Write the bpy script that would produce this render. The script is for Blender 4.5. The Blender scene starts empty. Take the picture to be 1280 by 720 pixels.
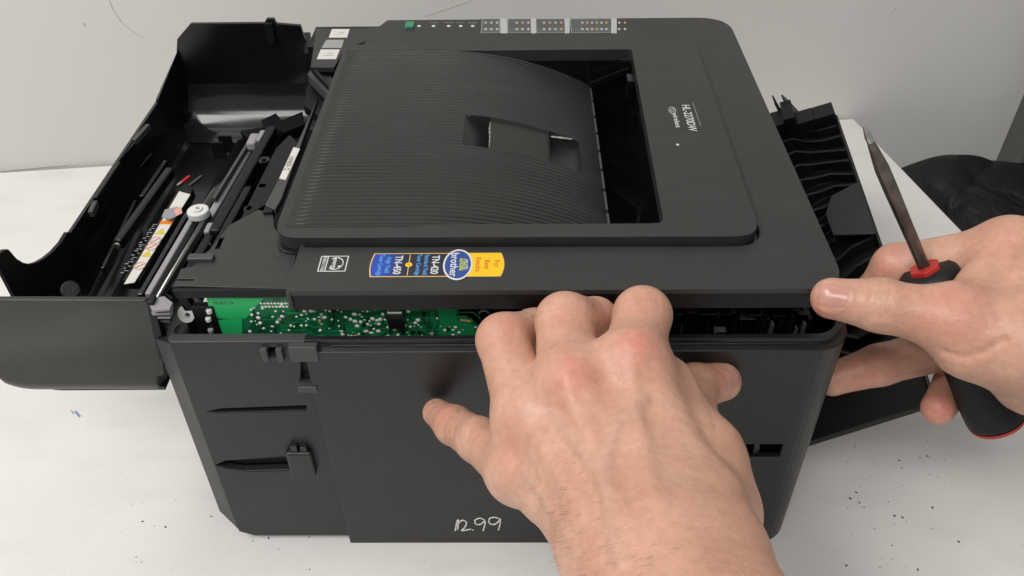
import bpy, bmesh, math, random
import numpy as np
from mathutils import Matrix, Vector
random.seed(4); rng = np.random.default_rng(4)
S = 0.001                                   # everything below is written in millimetres
sc = bpy.context.scene
col = sc.collection

# ------------------------------------------------------------------ camera
CAM = np.array([102.337, -276.831, 423.920]); PITCH, YAW, ROLL, FPX = 0.709754, 0.0174838, -0.0164593, 1058.215
fw = np.array([-math.sin(YAW)*math.cos(PITCH), math.cos(YAW)*math.cos(PITCH), -math.sin(PITCH)])
rt = np.cross(fw, [0, 0, 1]); rt /= np.linalg.norm(rt); up = np.cross(rt, fw)
rt, up = math.cos(ROLL)*rt + math.sin(ROLL)*up, -math.sin(ROLL)*rt + math.cos(ROLL)*up
cd = bpy.data.cameras.new('camera'); cam = bpy.data.objects.new('camera', cd); col.objects.link(cam)
cd.sensor_width = 36; cd.lens = 36*FPX/1280; cd.clip_start = 0.005; cd.clip_end = 50
M = Matrix.Identity(4)
for i in range(3):
    M[i][0], M[i][1], M[i][2], M[i][3] = rt[i], up[i], -fw[i], CAM[i]*S
cam.matrix_world = M; sc.camera = cam

# ------------------------------------------------------------------ light of the room
world = bpy.data.worlds.new('World'); sc.world = world; world.use_nodes = True
bg = world.node_tree.nodes['Background']; bg.inputs[0].default_value = (1.0, 0.995, 0.985, 1); bg.inputs[1].default_value = 0.33
def area(name, loc, target, sx, sy, power, color=(1, 0.985, 0.955)):
    l = bpy.data.lights.new(name, 'AREA'); l.shape = 'RECTANGLE'; l.size = sx; l.size_y = sy; l.energy = power; l.color = color
    o = bpy.data.objects.new(name, l); col.objects.link(o); o.location = loc
    d = Vector(target) - Vector(loc); o.rotation_euler = d.to_track_quat('-Z', 'Y').to_euler()
    return o
area('ceiling_lamp', (-0.85, -0.05, 1.45), (0.0, 0.15, 0.1), 1.2, 0.45, 16.5)
area('ceiling_lamp', (-0.15, -1.0, 1.7), (0.1, 0.1, 0), 1.2, 0.45, 13.5)
sc.view_settings.view_transform = 'Standard'; sc.view_settings.look = 'None'
sc.view_settings.exposure = 0.13; sc.view_settings.gamma = 1.0
sc.render.engine = 'CYCLES'; sc.cycles.use_denoising = True; sc.cycles.max_bounces = 6

# ------------------------------------------------------------------ helpers
def ray(px, py): return fw + rt*(px-640)/FPX - up*(py-360)/FPX
def at(px, py, ax, v):                      # the point of the photograph on the plane x, y or z = v
    a = 'xyz'.index(ax); d = ray(px, py); return CAM + d*(v-CAM[a])/d[a]
def pt(px, py, depth): return CAM + ray(px, py)*depth

def mat(name, colour, rough=0.5, metal=0.0, grain=0.0, gscale=900, spec=0.5, mottle=0.0, mscale=30, coat=0.0, sss=0.0, trans=0.0, dust=0.0, dcol=(.16, .155, .15)):
    m = bpy.data.materials.new(name); m.use_nodes = True; nt = m.node_tree; b = nt.nodes['Principled BSDF']
    b.inputs['Base Color'].default_value = (*colour, 1); b.inputs['Roughness'].default_value = rough
    b.inputs['Metallic'].default_value = metal; b.inputs['Specular IOR Level'].default_value = spec
    b.inputs['Coat Weight'].default_value = coat; b.inputs['Transmission Weight'].default_value = trans
    if sss: b.inputs['Subsurface Weight'].default_value = sss; b.inputs['Subsurface Scale'].default_value = 0.004
    tc = nt.nodes.new('ShaderNodeTexCoord')
    if mottle:
        n = nt.nodes.new('ShaderNodeTexNoise'); n.inputs['Scale'].default_value = mscale; n.inputs['Detail'].default_value = 6
        nt.links.new(tc.outputs['Object'], n.inputs['Vector'])
        r = nt.nodes.new('ShaderNodeMapRange'); r.inputs[1].default_value = .3; r.inputs[2].default_value = .7
        r.inputs[3].default_value = 1-mottle; r.inputs[4].default_value = 1+mottle
        nt.links.new(n.outputs[0], r.inputs[0])
        x = nt.nodes.new('ShaderNodeVectorMath'); x.operation = 'SCALE'; x.inputs[0].default_value = colour
        nt.links.new(r.outputs[0], x.inputs['Scale']); nt.links.new(x.outputs[0], b.inputs['Base Color'])
        r2 = nt.nodes.new('ShaderNodeMapRange'); r2.inputs[1].default_value = .3; r2.inputs[2].default_value = .7
        r2.inputs[3].default_value = max(.02, rough-.07); r2.inputs[4].default_value = min(1, rough+.07)
        nt.links.new(n.outputs[0], r2.inputs[0]); nt.links.new(r2.outputs[0], b.inputs['Roughness'])
    if dust:
        n = nt.nodes.new('ShaderNodeTexNoise'); n.inputs['Scale'].default_value = 420; n.inputs['Detail'].default_value = 2
        n3 = nt.nodes.new('ShaderNodeTexNoise'); n3.inputs['Scale'].default_value = 16; n3.inputs['Detail'].default_value = 4
        mp = nt.nodes.new('ShaderNodeMapping'); mp.inputs['Scale'].default_value = (1, 3, 1); mp.inputs['Rotation'].default_value = (0, 0, .5)
        nt.links.new(tc.outputs['Object'], n.inputs['Vector']); nt.links.new(tc.outputs['Object'], mp.inputs[0]); nt.links.new(mp.outputs[0], n3.inputs['Vector'])
        q = nt.nodes.new('ShaderNodeMapRange'); q.inputs[1].default_value = .66; q.inputs[2].default_value = .78; q.inputs[4].default_value = dust*2.2; nt.links.new(n.outputs[0], q.inputs[0])
        q3 = nt.nodes.new('ShaderNodeMapRange'); q3.inputs[1].default_value = .52; q3.inputs[2].default_value = .8; q3.inputs[4].default_value = dust; nt.links.new(n3.outputs[0], q3.inputs[0])
        sm = nt.nodes.new('ShaderNodeMath'); sm.operation = 'ADD'; sm.use_clamp = True; nt.links.new(q.outputs[0], sm.inputs[0]); nt.links.new(q3.outputs[0], sm.inputs[1])
        mx = nt.nodes.new('ShaderNodeMix'); mx.data_type = 'RGBA'; src = b.inputs['Base Color'].links[0].from_socket
        nt.links.new(sm.outputs[0], mx.inputs[0]); nt.links.new(src, mx.inputs[6]); mx.inputs[7].default_value = (*dcol, 1); nt.links.new(mx.outputs[2], b.inputs['Base Color'])
    if grain:
        n = nt.nodes.new('ShaderNodeTexNoise'); n.inputs['Scale'].default_value = gscale; n.inputs['Detail'].default_value = 3
        nt.links.new(tc.outputs['Object'], n.inputs['Vector'])
        bp = nt.nodes.new('ShaderNodeBump'); bp.inputs['Strength'].default_value = grain; bp.inputs['Distance'].default_value = 0.0006
        nt.links.new(n.outputs[0], bp.inputs['Height']); nt.links.new(bp.outputs[0], b.inputs['Normal'])
    return m

M_lid = mat('charcoal_plastic', (.0245, .0248, .0245), .38, grain=.3, gscale=1500, mottle=.06, mscale=18, dust=.05)
M_panel = mat('dark_plastic', (.0105, .011, .0112), .36, grain=.25, gscale=1500, mottle=.1, mscale=14, dust=.05)
M_tray = mat('ribbed_plastic', (.017, .017, .0165), .42, mottle=.1, mscale=25, dust=.06)
M_black = mat('black_plastic', (.0045, .0045, .005), .42, grain=.15, gscale=900, spec=.3)
M_gloss = mat('glossy_black_plastic', (.005, .005, .006), .2, mottle=.15, mscale=20)
M_cover = mat('cover_plastic', (.0145, .0147, .0142), .36, grain=.2, gscale=1500, mottle=.1, mscale=12, dust=.09)
M_grey = mat('grey_plastic', (.05, .05, .05), .45, mottle=.1)
M_lgrey = mat('pale_grey_plastic', (.26, .25, .27), .4, mottle=.1)
M_white = mat('white_plastic', (.62, .62, .60), .45, mottle=.05)
M_metal = mat('bare_steel', (.55, .54, .52), .32, metal=1, mottle=.15, mscale=120)
M_solder = mat('solder', (.80, .80, .76), .3, metal=.15)
M_tan = mat('board_edge', (.45, .33, .14), .6)
M_chip = mat('chip_black', (.006, .006, .006), .35)
M_pw = mat('print_white', (.62, .62, .60), .6)
M_pgrey = mat('print_grey', (.30, .30, .30), .6)
M_pgrey2 = mat('print_pale_grey', (.42, .42, .41), .6)
M_dimgold = mat('print_dim_gold', (.42, .32, .08), .6)
M_field = mat('print_dark_grey', (.085, .085, .085), .6)
M_dimyel = mat('print_old_yellow', (.58, .47, .05), .5)
M_pgreen = mat('print_green', (.04, .22, .12), .5)
M_paper = mat('label_paper', (.60, .59, .55), .55, mottle=.04)
M_yellow = mat('print_yellow', (.80, .50, .006), .4)
M_gold = mat('print_gold', (.75, .48, .16), .4)
M_blue = mat('print_blue', (.02, .06, .25), .4)
M_blue2 = mat('print_bright_blue', (.015, .06, .36), .4)
M_navy = mat('print_navy', (.012, .014, .035), .4)
M_sky = mat('print_pale_blue', (.10, .35, .80), .5)
M_lime = mat('print_lime', (.55, .62, .05), .5)
M_red = mat('print_red', (.55, .08, .02), .5)
M_orange = mat('print_orange', (.75, .20, .01), .5)
M_pink = mat('print_pink', (.62, .32, .28), .5)
M_chalk = mat('chalk_ink', (.72, .72, .70), .8, mottle=.2, mscale=600)
M_redp = mat('red_plastic', (.42, .022, .018), .35)
M_rubber = mat('black_rubber', (.0055, .0055, .006), .5, grain=.3, gscale=700, spec=.35)
M_wire = mat('white_wire', (.5, .5, .5), .4)

def link(name, me, m, parent=None, smooth=False, bevel=0, seg=2):
    o = bpy.data.objects.new(name, me); col.objects.link(o)
    if m and not me.materials: me.materials.append(m)
    if smooth:
        me.polygons.foreach_set('use_smooth', [True]*len(me.polygons))
    if bevel:
        b = o.modifiers.new('bevel', 'BEVEL'); b.width = bevel*S; b.segments = seg; b.limit_method = 'ANGLE'; b.angle_limit = .6
        b.harden_normals = False
    if parent is not None:
        o.parent = parent; o.matrix_parent_inverse = Matrix.Translation(-parent.location)
    return o
class MB:
    def __init__(s): s.v = []; s.f = []
    def add(s, vs, fs):
        n = len(s.v); s.v += [tuple(map(float, p)) for p in vs]; s.f += [tuple(i+n for i in f) for f in fs]; return s
    def hexa(s, P):                         # 8 corners, bottom ring then top ring
        return s.add(P, [(3, 2, 1, 0), (4, 5, 6, 7), (0, 1, 5, 4), (1, 2, 6, 5), (2, 3, 7, 6), (3, 0, 4, 7)])
    def box(s, x0, x1, y0, y1, z0, z1):
        return s.hexa([(x0, y0, z0), (x1, y0, z0), (x1, y1, z0), (x0, y1, z0), (x0, y0, z1), (x1, y0, z1), (x1, y1, z1), (x0, y1, z1)])
    def prism(s, poly, ax, a, b):           # poly in the two other axes, extruded from a to b
        def P(u, v, w): return {'z': (u, v, w), 'y': (u, w, v), 'x': (w, u, v)}[ax]
        n = len(poly)
        return s.add([P(u, v, a) for u, v in poly] + [P(u, v, b) for u, v in poly],
                     [tuple(range(n-1, -1, -1)), tuple(range(n, 2*n))] + [(i, (i+1) % n, n+(i+1) % n, n+i) for i in range(n)])
    def tube(s, pts, rad, n=10, caps=True):
        pts = [np.array(p, float) for p in pts]
        if not hasattr(rad, '__len__'): rad = [rad]*len(pts)
        vs = []; u = None
        for i, p in enumerate(pts):
            t = pts[min(i+1, len(pts)-1)] - pts[max(i-1, 0)]; t /= np.linalg.norm(t)+1e-9
            if u is None: u = np.cross(t, [0.3, .1, 1] if abs(t[2]) < .9 else [1, 0, .2])
            u = u - t*np.dot(u, t); u /= np.linalg.norm(u); w = np.cross(t, u)
            vs += [p + rad[i]*(u*math.cos(2*math.pi*k/n) + w*math.sin(2*math.pi*k/n)) for k in range(n)]
        fs = [(i*n+k, i*n+(k+1) % n, (i+1)*n+(k+1) % n, (i+1)*n+k) for i in range(len(pts)-1) for k in range(n)]
        if caps: fs += [tuple(range(n-1, -1, -1)), tuple((len(pts)-1)*n+k for k in range(n))]
        return s.add(vs, fs)
    def beam(s, a, b, w, h, upv=(0, 0, 1)):   # bar from a to b, width w, height h
        a, b = np.array(a, float), np.array(b, float); t = b-a; t /= np.linalg.norm(t); u = np.cross(t, upv); u /= np.linalg.norm(u); v = np.cross(u, t)
        P = []
        for z in (-h/2, h/2): P += [a-u*w/2+v*z, a+u*w/2+v*z, b+u*w/2+v*z, b-u*w/2+v*z]
        return s.hexa(P)
    def build(s, name, m, parent=None, smooth=False, bevel=0, seg=2, fix=True):
        me = bpy.data.meshes.new(name); me.from_pydata([(x*S, y*S, z*S) for x, y, z in s.v], [], s.f)
        if fix:
            bm = bmesh.new(); bm.from_mesh(me); bmesh.ops.recalc_face_normals(bm, faces=bm.faces); bm.to_mesh(me); bm.free()
        me.update(); return link(name, me, m, parent, smooth, bevel, seg)
def rpoly(pts, rads, n=7):                  # polygon with rounded corners
    out = []; N = len(pts)
    if not hasattr(rads, '__len__'): rads = [rads]*N
    for i in range(N):
        p = np.array(pts[i], float); a = np.array(pts[i-1], float)-p; b = np.array(pts[(i+1) % N], float)-p; r = rads[i]
        if r <= 0: out.append(tuple(p)); continue
        la, lb = np.linalg.norm(a), np.linalg.norm(b); a /= la; b /= lb
        half = math.acos(max(-1, min(1, a@b)))/2; d = min(r/math.tan(half), la*.49, lb*.49); A, B = p+a*d, p+b*d
        for k in range(n+1):
            t = k/n; out.append(tuple((1-t)**2*A + 2*t*(1-t)*p + t*t*B))
    return out
def ell(cx, cy, rx, ry, n=28): return [(cx+rx*math.cos(2*math.pi*k/n), cy+ry*math.sin(2*math.pi*k/n)) for k in range(n)]
def plate(name, loops, z0, z1, bev, m, parent, frame=None):   # flat plate with holes and softened edges, in its own plane
    from mathutils.geometry import tessellate_polygon
    lps = []
    for lp in loops:
        q = []
        for p_ in lp:
            if not q or math.hypot(p_[0]-q[-1][0], p_[1]-q[-1][1]) > 1e-4: q.append((float(p_[0]), float(p_[1])))
        if math.hypot(q[0][0]-q[-1][0], q[0][1]-q[-1][1]) < 1e-4: q.pop()
        lps.append(q)
    tris = tessellate_polygon([[Vector((x, y, 0)) for x, y in q] for q in lps])
    flat_ = [p_ for q in lps for p_ in q]; n_ = len(flat_)
    v = [(x*S, y*S, z0*S) for x, y in flat_] + [(x*S, y*S, z1*S) for x, y in flat_]
    f = [tuple(reversed(t)) for t in tris] + [tuple(i+n_ for i in t) for t in tris]; k0 = 0
    for q in lps:
        L = len(q); f += [(k0+i, k0+(i+1) % L, n_+k0+(i+1) % L, n_+k0+i) for i in range(L)]; k0 += L
    me = bpy.data.meshes.new(name); me.from_pydata(v, [], f)
    bm = bmesh.new(); bm.from_mesh(me); bmesh.ops.recalc_face_normals(bm, faces=bm.faces)
    bm.to_mesh(me); bm.free()
    if frame is not None: me.transform(frame)
    return link(name, me, m, parent, bevel=min(bev, (z1-z0)*.45))
def frame(o, xd, yd):
    xd, yd = Vector(xd).normalized(), Vector(yd).normalized(); zd = xd.cross(yd)
    F = Matrix.Identity(4)
    for i in range(3): F[i][0], F[i][1], F[i][2], F[i][3] = xd[i], yd[i], zd[i], o[i]*S
    return F
def text(name, body, size, o, xd, yd, m, parent, wide=1.0, bold=0.0, align='CENTER'):
    cu = bpy.data.curves.new(name, 'FONT'); cu.body = body; cu.size = size*S; cu.align_x = align; cu.align_y = 'CENTER'
    cu.offset = bold*S; cu.extrude = 0.02*S; cu.resolution_u = 3
    t = bpy.data.objects.new('tmp', cu); col.objects.link(t)
    dg = bpy.context.evaluated_depsgraph_get(); me = bpy.data.meshes.new_from_object(t.evaluated_get(dg)); bpy.data.objects.remove(t)
    me.name = name; me.transform(Matrix.Diagonal((wide, 1, 1, 1))); me.transform(frame(o, xd, yd)); me.materials.clear()
    return link(name, me, m, parent)
def cut(o, boxes):                          # holes cut through a finished part
    tmp = []
    for b in boxes:
        c = MB().box(*b).build('tmp', None); tmp.append(c)
        md = o.modifiers.new('cut', 'BOOLEAN'); md.object = c; md.operation = 'DIFFERENCE'; md.solver = 'EXACT'
    dg = bpy.context.evaluated_depsgraph_get(); me = bpy.data.meshes.new_from_object(o.evaluated_get(dg))
    o.modifiers.clear(); o.data = me
    for c in tmp: bpy.data.objects.remove(c)
def thing(name, label, cat, loc, group=None):
    o = bpy.data.objects.new(name, None); col.objects.link(o); o.location = Vector(loc)*S; o.empty_display_size = .02
    return tag(o, label, cat, group)
def tag(o, label, cat, group=None):
    o['label'] = label; o['category'] = cat
    if group: o['group'] = group
    return o

# ------------------------------------------------------------------ the setting
def wall_mat(name, c, rough, marks):
    m = mat(name, c, rough, grain=.12, gscale=60, mottle=.035, mscale=5); return m
M_table = mat('white_laminate', (.70, .69, .67), .36, grain=.10, gscale=160, mottle=.05, mscale=9, dust=.22, dcol=(.42, .41, .39))
M_wall = mat('painted_wall', (.68, .67, .64), .75, grain=.25, gscale=45, mottle=.03, mscale=4)
bd = np.array([813.0, 87.0]); bd /= np.linalg.norm(bd); rd = np.array([32.0, -177.0]); rd /= np.linalg.norm(rd)
TR = np.array([431.0, 472.0]); TL = TR - bd*1250; NR = TR + rd*1000; NL = TL + np.array([-.05, -1])*900
tb = MB().prism([tuple(NL), tuple(NR), tuple(TR), tuple(TL)], 'z', -28, 0).build('table_top', M_table, bevel=1.5); tb['kind'] = 'structure'
n2 = np.array([-bd[1], bd[0]])
w0 = TR - bd*2600 + n2*3; w1 = TR + bd*1900 + n2*3
wl = MB().prism([tuple(w0), tuple(w1), tuple(w1+n2*80), tuple(w0+n2*80)], 'z', -750, 1700).build('wall', M_wall); wl['kind'] = 'structure'
def on_wall(px, py):
    d = ray(px, py); n3 = np.array([n2[0], n2[1], 0]); t = ((np.array([*(TR+n2*2.7), 0])-CAM)@n3)/(d@n3); return CAM+d*t
M_scuff = mat('wall_scuff', (.56, .55, .525), .7)
for ln, w_ in (([(136, 0), (142, 14), (152, 28), (166, 40), (180, 47)], .35), ([(104, 28), (106, 33)], .6), ([(530, 20), (560, 10), (590, 0)], .3), ([(0, 214), (40, 210), (84, 206)], .5), ([(1120, 8), (1112, 16)], .4)):
    MB().tube([on_wall(*q) for q in ln], w_*.7, 5).build('scuff', M_scuff, wl)
fl = MB().box(-2600, 2600, -2000, 1200, -760, -750).build('floor', mat('floor_grey', (.20, .19, .18), .6, mottle=.1, mscale=6)); fl['kind'] = 'structure'

# ------------------------------------------------------------------ the printer
PR = thing('laser_printer', 'black laser printer with its front cover open and side panel partly prised off', 'printer', (95, 145, 0))
# chassis: what is dark inside
c = MB(); c.box(-44, 240, 46, 284, 6, 118); c.box(-40, 240, 252, 284, 118, 181); c.box(176, 240, 46, 252, 118, 180); c.box(-40, 0, 46, 60, 118, 176)
c.build('chassis', M_black, PR)
# upper cover with the strip along both sides
lid_out = rpoly([(-1.5, 2), (243, 2), (244, 289), (9, 289.5), (4, 278), (-1.5, 278)], [1, 17, 22, 1, 1, 1])
hole = rpoly([(0.5, 33.2), (213.8, 32.2), (215.8, 244.8), (0.5, 243)], [1, 14.5, 14.5, 1])
lid = plate('top_cover', [lid_out, hole], 180.5, 183, .9, M_lid, PR)
sk = MB()                                   # the skirt below the edge of the cover
lo = lid_out; n = len(lo); cen = np.array([121.0, 145.0])
inner = [tuple(np.array(p) + (cen-np.array(p))/np.linalg.norm(cen-np.array(p))*3.2) for p in lo]
inn2 = [tuple(np.array(p) + (cen-np.array(p))/np.linalg.norm(cen-np.array(p))*.8) for p in lo]
for i in range(n):
    j = (i+1) % n
    if (lo[i][0] < 5 and lo[j][0] < 5): continue
    sk.hexa([(*inner[i], 171.5), (*inner[j], 171.5), (*inn2[j], 171.5), (*inn2[i], 171.5), (*inner[i], 180.6), (*inner[j], 180.6), (*inn2[j], 180.6), (*inn2[i], 180.6)])
sk.build('cover_skirt', M_black, PR)
MB().prism([(-1.7, 1.6), (.5, 1.6), (.5, 32), (-1.7, 32)], 'z', 173, 181.8).build('strip_end', M_lid, PR, bevel=.5)
# raised surround of the paper output
fr_out = rpoly([(-14, 35), (212, 34), (214, 243), (-12, 241)], [13, 13, 13, 10])
fr_hole = rpoly([(-5, 45), (168.5, 44.5), (172, 231), (-7.5, 231)], [4, 5, 3, 3])
plate('tray_surround', [fr_out, fr_hole], 180.3, 187.4, 1.3, M_lid, PR)
plate('surround_base', [rpoly([(-15, 32.5), (218, 30), (219, 247), (-13, 246)], [13, 14, 14, 10]), fr_hole], 177.5, 180.2, .2, M_gloss, PR)
# ribbed tray that sinks towards the exit slot
NX, PITCHR = 44, 3.35
ys = [(43.2, 0), (44.4, 0)]
y = 44.6
while y < 231:
    ys += [(y, 0), (y+.35, -.55), (y+1.15, -.55), (y+1.5, 0)]; y += PITCHR
xs = sorted([-9.5] + list(np.linspace(-6.5, 146, NX)) + [70, 84.0, 84.6, 117.4, 118, 134.4, 135])
def zt(x): return 187.55 - (max(0, (x-46)/99)**2.2)*24.5 if x > 46 else 187.55
ys = sorted(ys + [(233, 0), (117.4, 0), (118.0, 0), (150.0, 0), (150.6, 0)])
V = []; F = []
for x in xs:
    for (yy, d) in ys:
        z = zt(x) + d*max(0, min(1, (x+8)/9))
        if 118 <= yy <= 150:
            if 70 < x <= 84: z = zt(x) - (x-70)/14*10
            elif 84.5 < x <= 117.5: z = zt(x) - 1.6
            elif 117.9 < x < 134.5: z = zt(118) - 9 - (x-118)*.15
        V.append((x, yy, z))
nyy = len(ys)
for i in range(len(xs)-1):
    for j in range(nyy-1): F.append((i*nyy+j, (i+1)*nyy+j, (i+1)*nyy+j+1, i*nyy+j+1))
tr = MB().add(V, F); tray = tr.build('output_tray', M_tray, PR)
M_pale_edge = mat('pale_edge', (.30, .30, .29), .4, mottle=.5, mscale=400)  # pale grey tubes along the edges of the tray recess
MB().tube([(84.2, 149, zt(84)-2.2), (84.0, 140, zt(84)-1.4), (84.4, 130, zt(84)-1.5), (84.2, 121, zt(84)-2)], [.3, .5, .35, .2], 5).build('pale_edge', M_pale_edge, PR)
MB().tube([(118.5, 149.6, zt(118)-3.2), (126, 149.6, zt(118)-4.2), (131, 149.6, zt(118)-5)], [.6, .8, .4], 5).build('pale_edge', M_pale_edge, PR)
# exit well to the right of the tray
w = MB(); w.box(144, 172, 40, 44, 125, 182); w.box(100, 172.5, 231.2, 236, 120, 182); w.box(172.2, 176, 44, 232, 120, 182); w.box(100, 176, 44, 232, 119, 122)
w.build('exit_well', M_gloss, PR)
g = MB()
for k in range(9):
    yy = 50 + k*20; g.box(146.2, 147.4, yy, yy+17, zt(146)-2.2, zt(146)+.5)
g.build('lip_highlight', M_grey, PR)  # lighter grey bars paint the highlight dashes along the tray's lip
for k in range(5):
    yy = 70+k*34; MB().prism([(146, 122), (171, 122), (171, 128), (146, 150)], 'y', yy, yy+1.2).build('guide_rib', M_black, PR)
g = MB()
for k in range(46):
    yy = 50+k*2.6; g.box(170.4, 172.4, yy, yy+1.1, 150, 178)
o = g.build('wall_ribs', M_black, PR); o['kind'] = 'stuff'
MB().beam((146, 232-8, 166), (171, 226, 176), 3, 3).build('sensor_arm', M_gloss, PR)
MB().box(167, 171.5, 200, 210, 166, 181).box(168, 171, 203, 205, 163, 166).build('exit_clip', M_gloss, PR, bevel=.5)
MB().box(164, 170, 47, 54, 168, 181).build('exit_clip', M_grey, PR, bevel=.8)

# --- control strip at the far edge
def P2(px, py, z=183): return at(px, py, 'z', z)
def flat(name, x0, y0, x1, y1, m, z=183, t=.12, parent=None, r=.3):
    a, b, c2, d = P2(x0, y1, z), P2(x1, y1, z), P2(x1, y0, z), P2(x0, y0, z)
    return plate(name, [rpoly([a[:2], b[:2], c2[:2], d[:2]], r, 3)], z-.05, z+t, 0, m, parent)
bt = P2(512, 33)
plate('go_button', [rpoly([(bt[0]-3, bt[1]-4), (bt[0]+3, bt[1]-4), (bt[0]+3, bt[1]+5), (bt[0]-3, bt[1]+5)], 1.5, 4)], 182.9, 184.4, .4, M_pgreen, PR)
for px, w_ in ((524, 4), (542, 6), (561, 5), (576, 5), (591, 5)):
    p = P2(px, 33); o = MB().tube([(p[0], p[1], 182.9), (p[0], p[1], 183.4)], 1.3, 10).build('status_light', M_pw, PR)
for px, wd in ((542, 'Toner'), (561, 'Drum'), (576, 'Error'), (591, 'Ready')):
    p = P2(px, 29); text('button_caption', wd, 2.6, (p[0], p[1]+1, 183.02), (1, 0, 0), (0, 1, 0), M_pgrey, PR)
lab = flat('status_label', 601, 23.5, 772, 41.5, M_panel, parent=PR, t=.06)
for x0, x1 in ((601, 625.5), (634, 664), (670, 706), (714, 765)):
    a = P2(x0, 41.5); b = P2(x1, 23.5)
    lp = [(a[0], a[1]), (b[0], a[1]), (b[0], b[1]), (a[0], b[1])]; e = .5
    plate('label_field', [lp], 182.98, 183.09, 0, M_field, lab)
    for k_ in range(3): MB().box(a[0]+1, b[0]-1, a[1]+1.1+k_*2.9, a[1]+1.3+k_*2.9, 183.05, 183.11).build('label_rule', M_pgrey, lab)
    plate('label_outline', [lp, [(a[0]+e, a[1]+e), (b[0]-e, a[1]+e), (b[0]-e, b[1]-e), (a[0]+e, b[1]-e)]], 183.02, 183.13, 0, M_pgrey, lab)
for x0, x1 in ((625.5, 634), (664, 670), (706, 712), (764, 771)):
    flat('label_bar', x0, 23, x1, 41.8, M_pgrey2, t=.14, parent=lab)
for x0, n_, gold in ((607, 3, 0), (646, 3, 1), (693-13, 4, 1), (728, 6, 1), (774, 2, 1)):
    for k in range(n_):
        for row in (0, 1):
            p = P2(x0+k*(7.2 if n_ < 6 else 6), 28.5+row*8)
            mm = M_dimgold if (gold and row == 0 and k % 2) else (M_dimgold if gold and k % 4 == 3 else M_pgrey2)
            o = MB().prism(rpoly([(p[0]-.75, p[1]-1.6), (p[0]+.75, p[1]-1.6), (p[0]+.75, p[1]+1.6), (p[0]-.75, p[1]+1.6)], .7, 3), 'z', 183.03, 183.16).build('label_dot', mm, lab)
# --- printed name on the right of the cover
DN, RT = (0, -1, 0), (1, 0, 0)
def label_text(body, px, py, size, m, parent, z, wide=1.0, bold=0, up_=RT):
    p = P2(px, py, z); return text('lettering', body, size, (p[0], p[1], z+.03), DN, up_, m, parent, wide, bold)
nm = flat('model_plate', 853, 127, 879, 162, M_lid, z=187.4, t=.06, parent=PR)
label_text('HL-2270DW', 861, 147, 6.4, M_pw, nm, 187.5, .86, .05)
label_text('wireless', 845.5, 150, 4.2, M_pw, nm, 187.5, 1.2, .03)
p = P2(840.5, 138, 187.5)
for r in (1.0, 2.1):
    pts = [(p[0]+r*math.cos(t)*.9, p[1]+r*math.sin(t)*1.8, 187.52) for t in np.linspace(0, 2*math.pi, 17)]
    MB().tube(pts, .16, 5).build('wireless_mark', M_pw, nm)
MB().tube([(*P2(866, 128, 187.5)[:2], 187.5), (*P2(876, 158, 187.5)[:2], 187.5)], .15, 5).build('plate_edge', M_pgrey, nm)
p = P2(847, 181, 187.4); MB().tube([(p[0], p[1], 187.2), (p[0], p[1], 187.6)], .8, 10).build('status_light', M_pw, PR)

# --- supplies sticker
ZS = 183.0
def X(px): return P2(px, 331, ZS)[0]
yT, yB = P2(545, 316.5, ZS)[1], P2(545, 346, ZS)[1]
ym = (yT+yB)/2; hh = (yT-yB)/2
def band(x0, x1, r0, r1, inset):            # piece of the sticker with bulging ends
    L, Rr = X(x0)+inset, X(x1)-inset; t, b = yT-inset, yB+inset; out = []
    for k in range(9):
        v = -1+2*k/8; out.append((Rr+r1*(1-v*v)-r1, ym+v*(t-b)/2))
    for k in range(9):
        v = 1-2*k/8; out.append((L-r0*(1-v*v)+r0, ym+v*(t-b)/2))
    return out
st = plate('supplies_sticker', [band(462.5, 630.5, 1.0, 1.6, 0)], ZS-.02, ZS+.06, 0, M_gold, PR)
plate('yellow_panel', [band(570, 630.5, 0, 1.6, .25)], ZS+.03, ZS+.10, 0, M_yellow, st)
plate('navy_panel', [band(487, 572, 0, 0, .5)], ZS+.03, ZS+.11, 0, M_navy, st)
mb_ = M_blue2.copy(); mb_.name = 'print_blue_fade'
nt = mb_.node_tree; tcn = nt.nodes.new('ShaderNodeTexCoord'); sx = nt.nodes.new('ShaderNodeSeparateXYZ'); mr = nt.nodes.new('ShaderNodeMapRange'); mx = nt.nodes.new('ShaderNodeMix'); mx.data_type = 'RGBA'
nt.links.new(tcn.outputs['Object'], sx.inputs[0]); nt.links.new(sx.outputs[0], mr.inputs[0]); mr.inputs[1].default_value = X(480)*S; mr.inputs[2].default_value = X(505)*S
nt.links.new(mr.outputs[0], mx.inputs[0]); mx.inputs[6].default_value = (.015, .06, .36, 1); mx.inputs[7].default_value = (.012, .014, .035, 1)
nt.links.new(mx.outputs[2], nt.nodes['Principled BSDF'].inputs['Base Color'])
plate('blue_panel', [band(462.5, 508, 1.0, 0, .5)], ZS+.035, ZS+.12, 0, mb_, st)
def stxt(body, px, size, m, wide=1.0, bold=0, z=.13, dy=0):
    text('lettering', body, size*1.04, (X(px), ym+dy, ZS+z), DN, RT, m, st, wide*1.06, bold)
stxt('High Yield', 485, 2.9, M_sky, .85, .02); stxt('Toner Cartridge', 475.5, 2.9, M_sky, .72, .02)
stxt('TN-450', 497, 4.6, M_pw, .82, .1)
MB().box(X(511)-.18, X(511)+.18, yB+1, yT-1, ZS+.10, ZS+.13).build('divider', M_gold, st)
o = plate('divider_dot', [ell(X(511), ym, 1.6, 1.6, 20)], ZS+.11, ZS+.16, 0, M_yellow, st)
text('lettering', 'or', 1.6, (X(511), ym, ZS+.18), DN, RT, M_red, st)
stxt('Standard Yield', 532.5, 2.9, M_sky, .78, .02); stxt('Toner Cartridge', 523, 2.9, M_sky, .72, .02)
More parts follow.
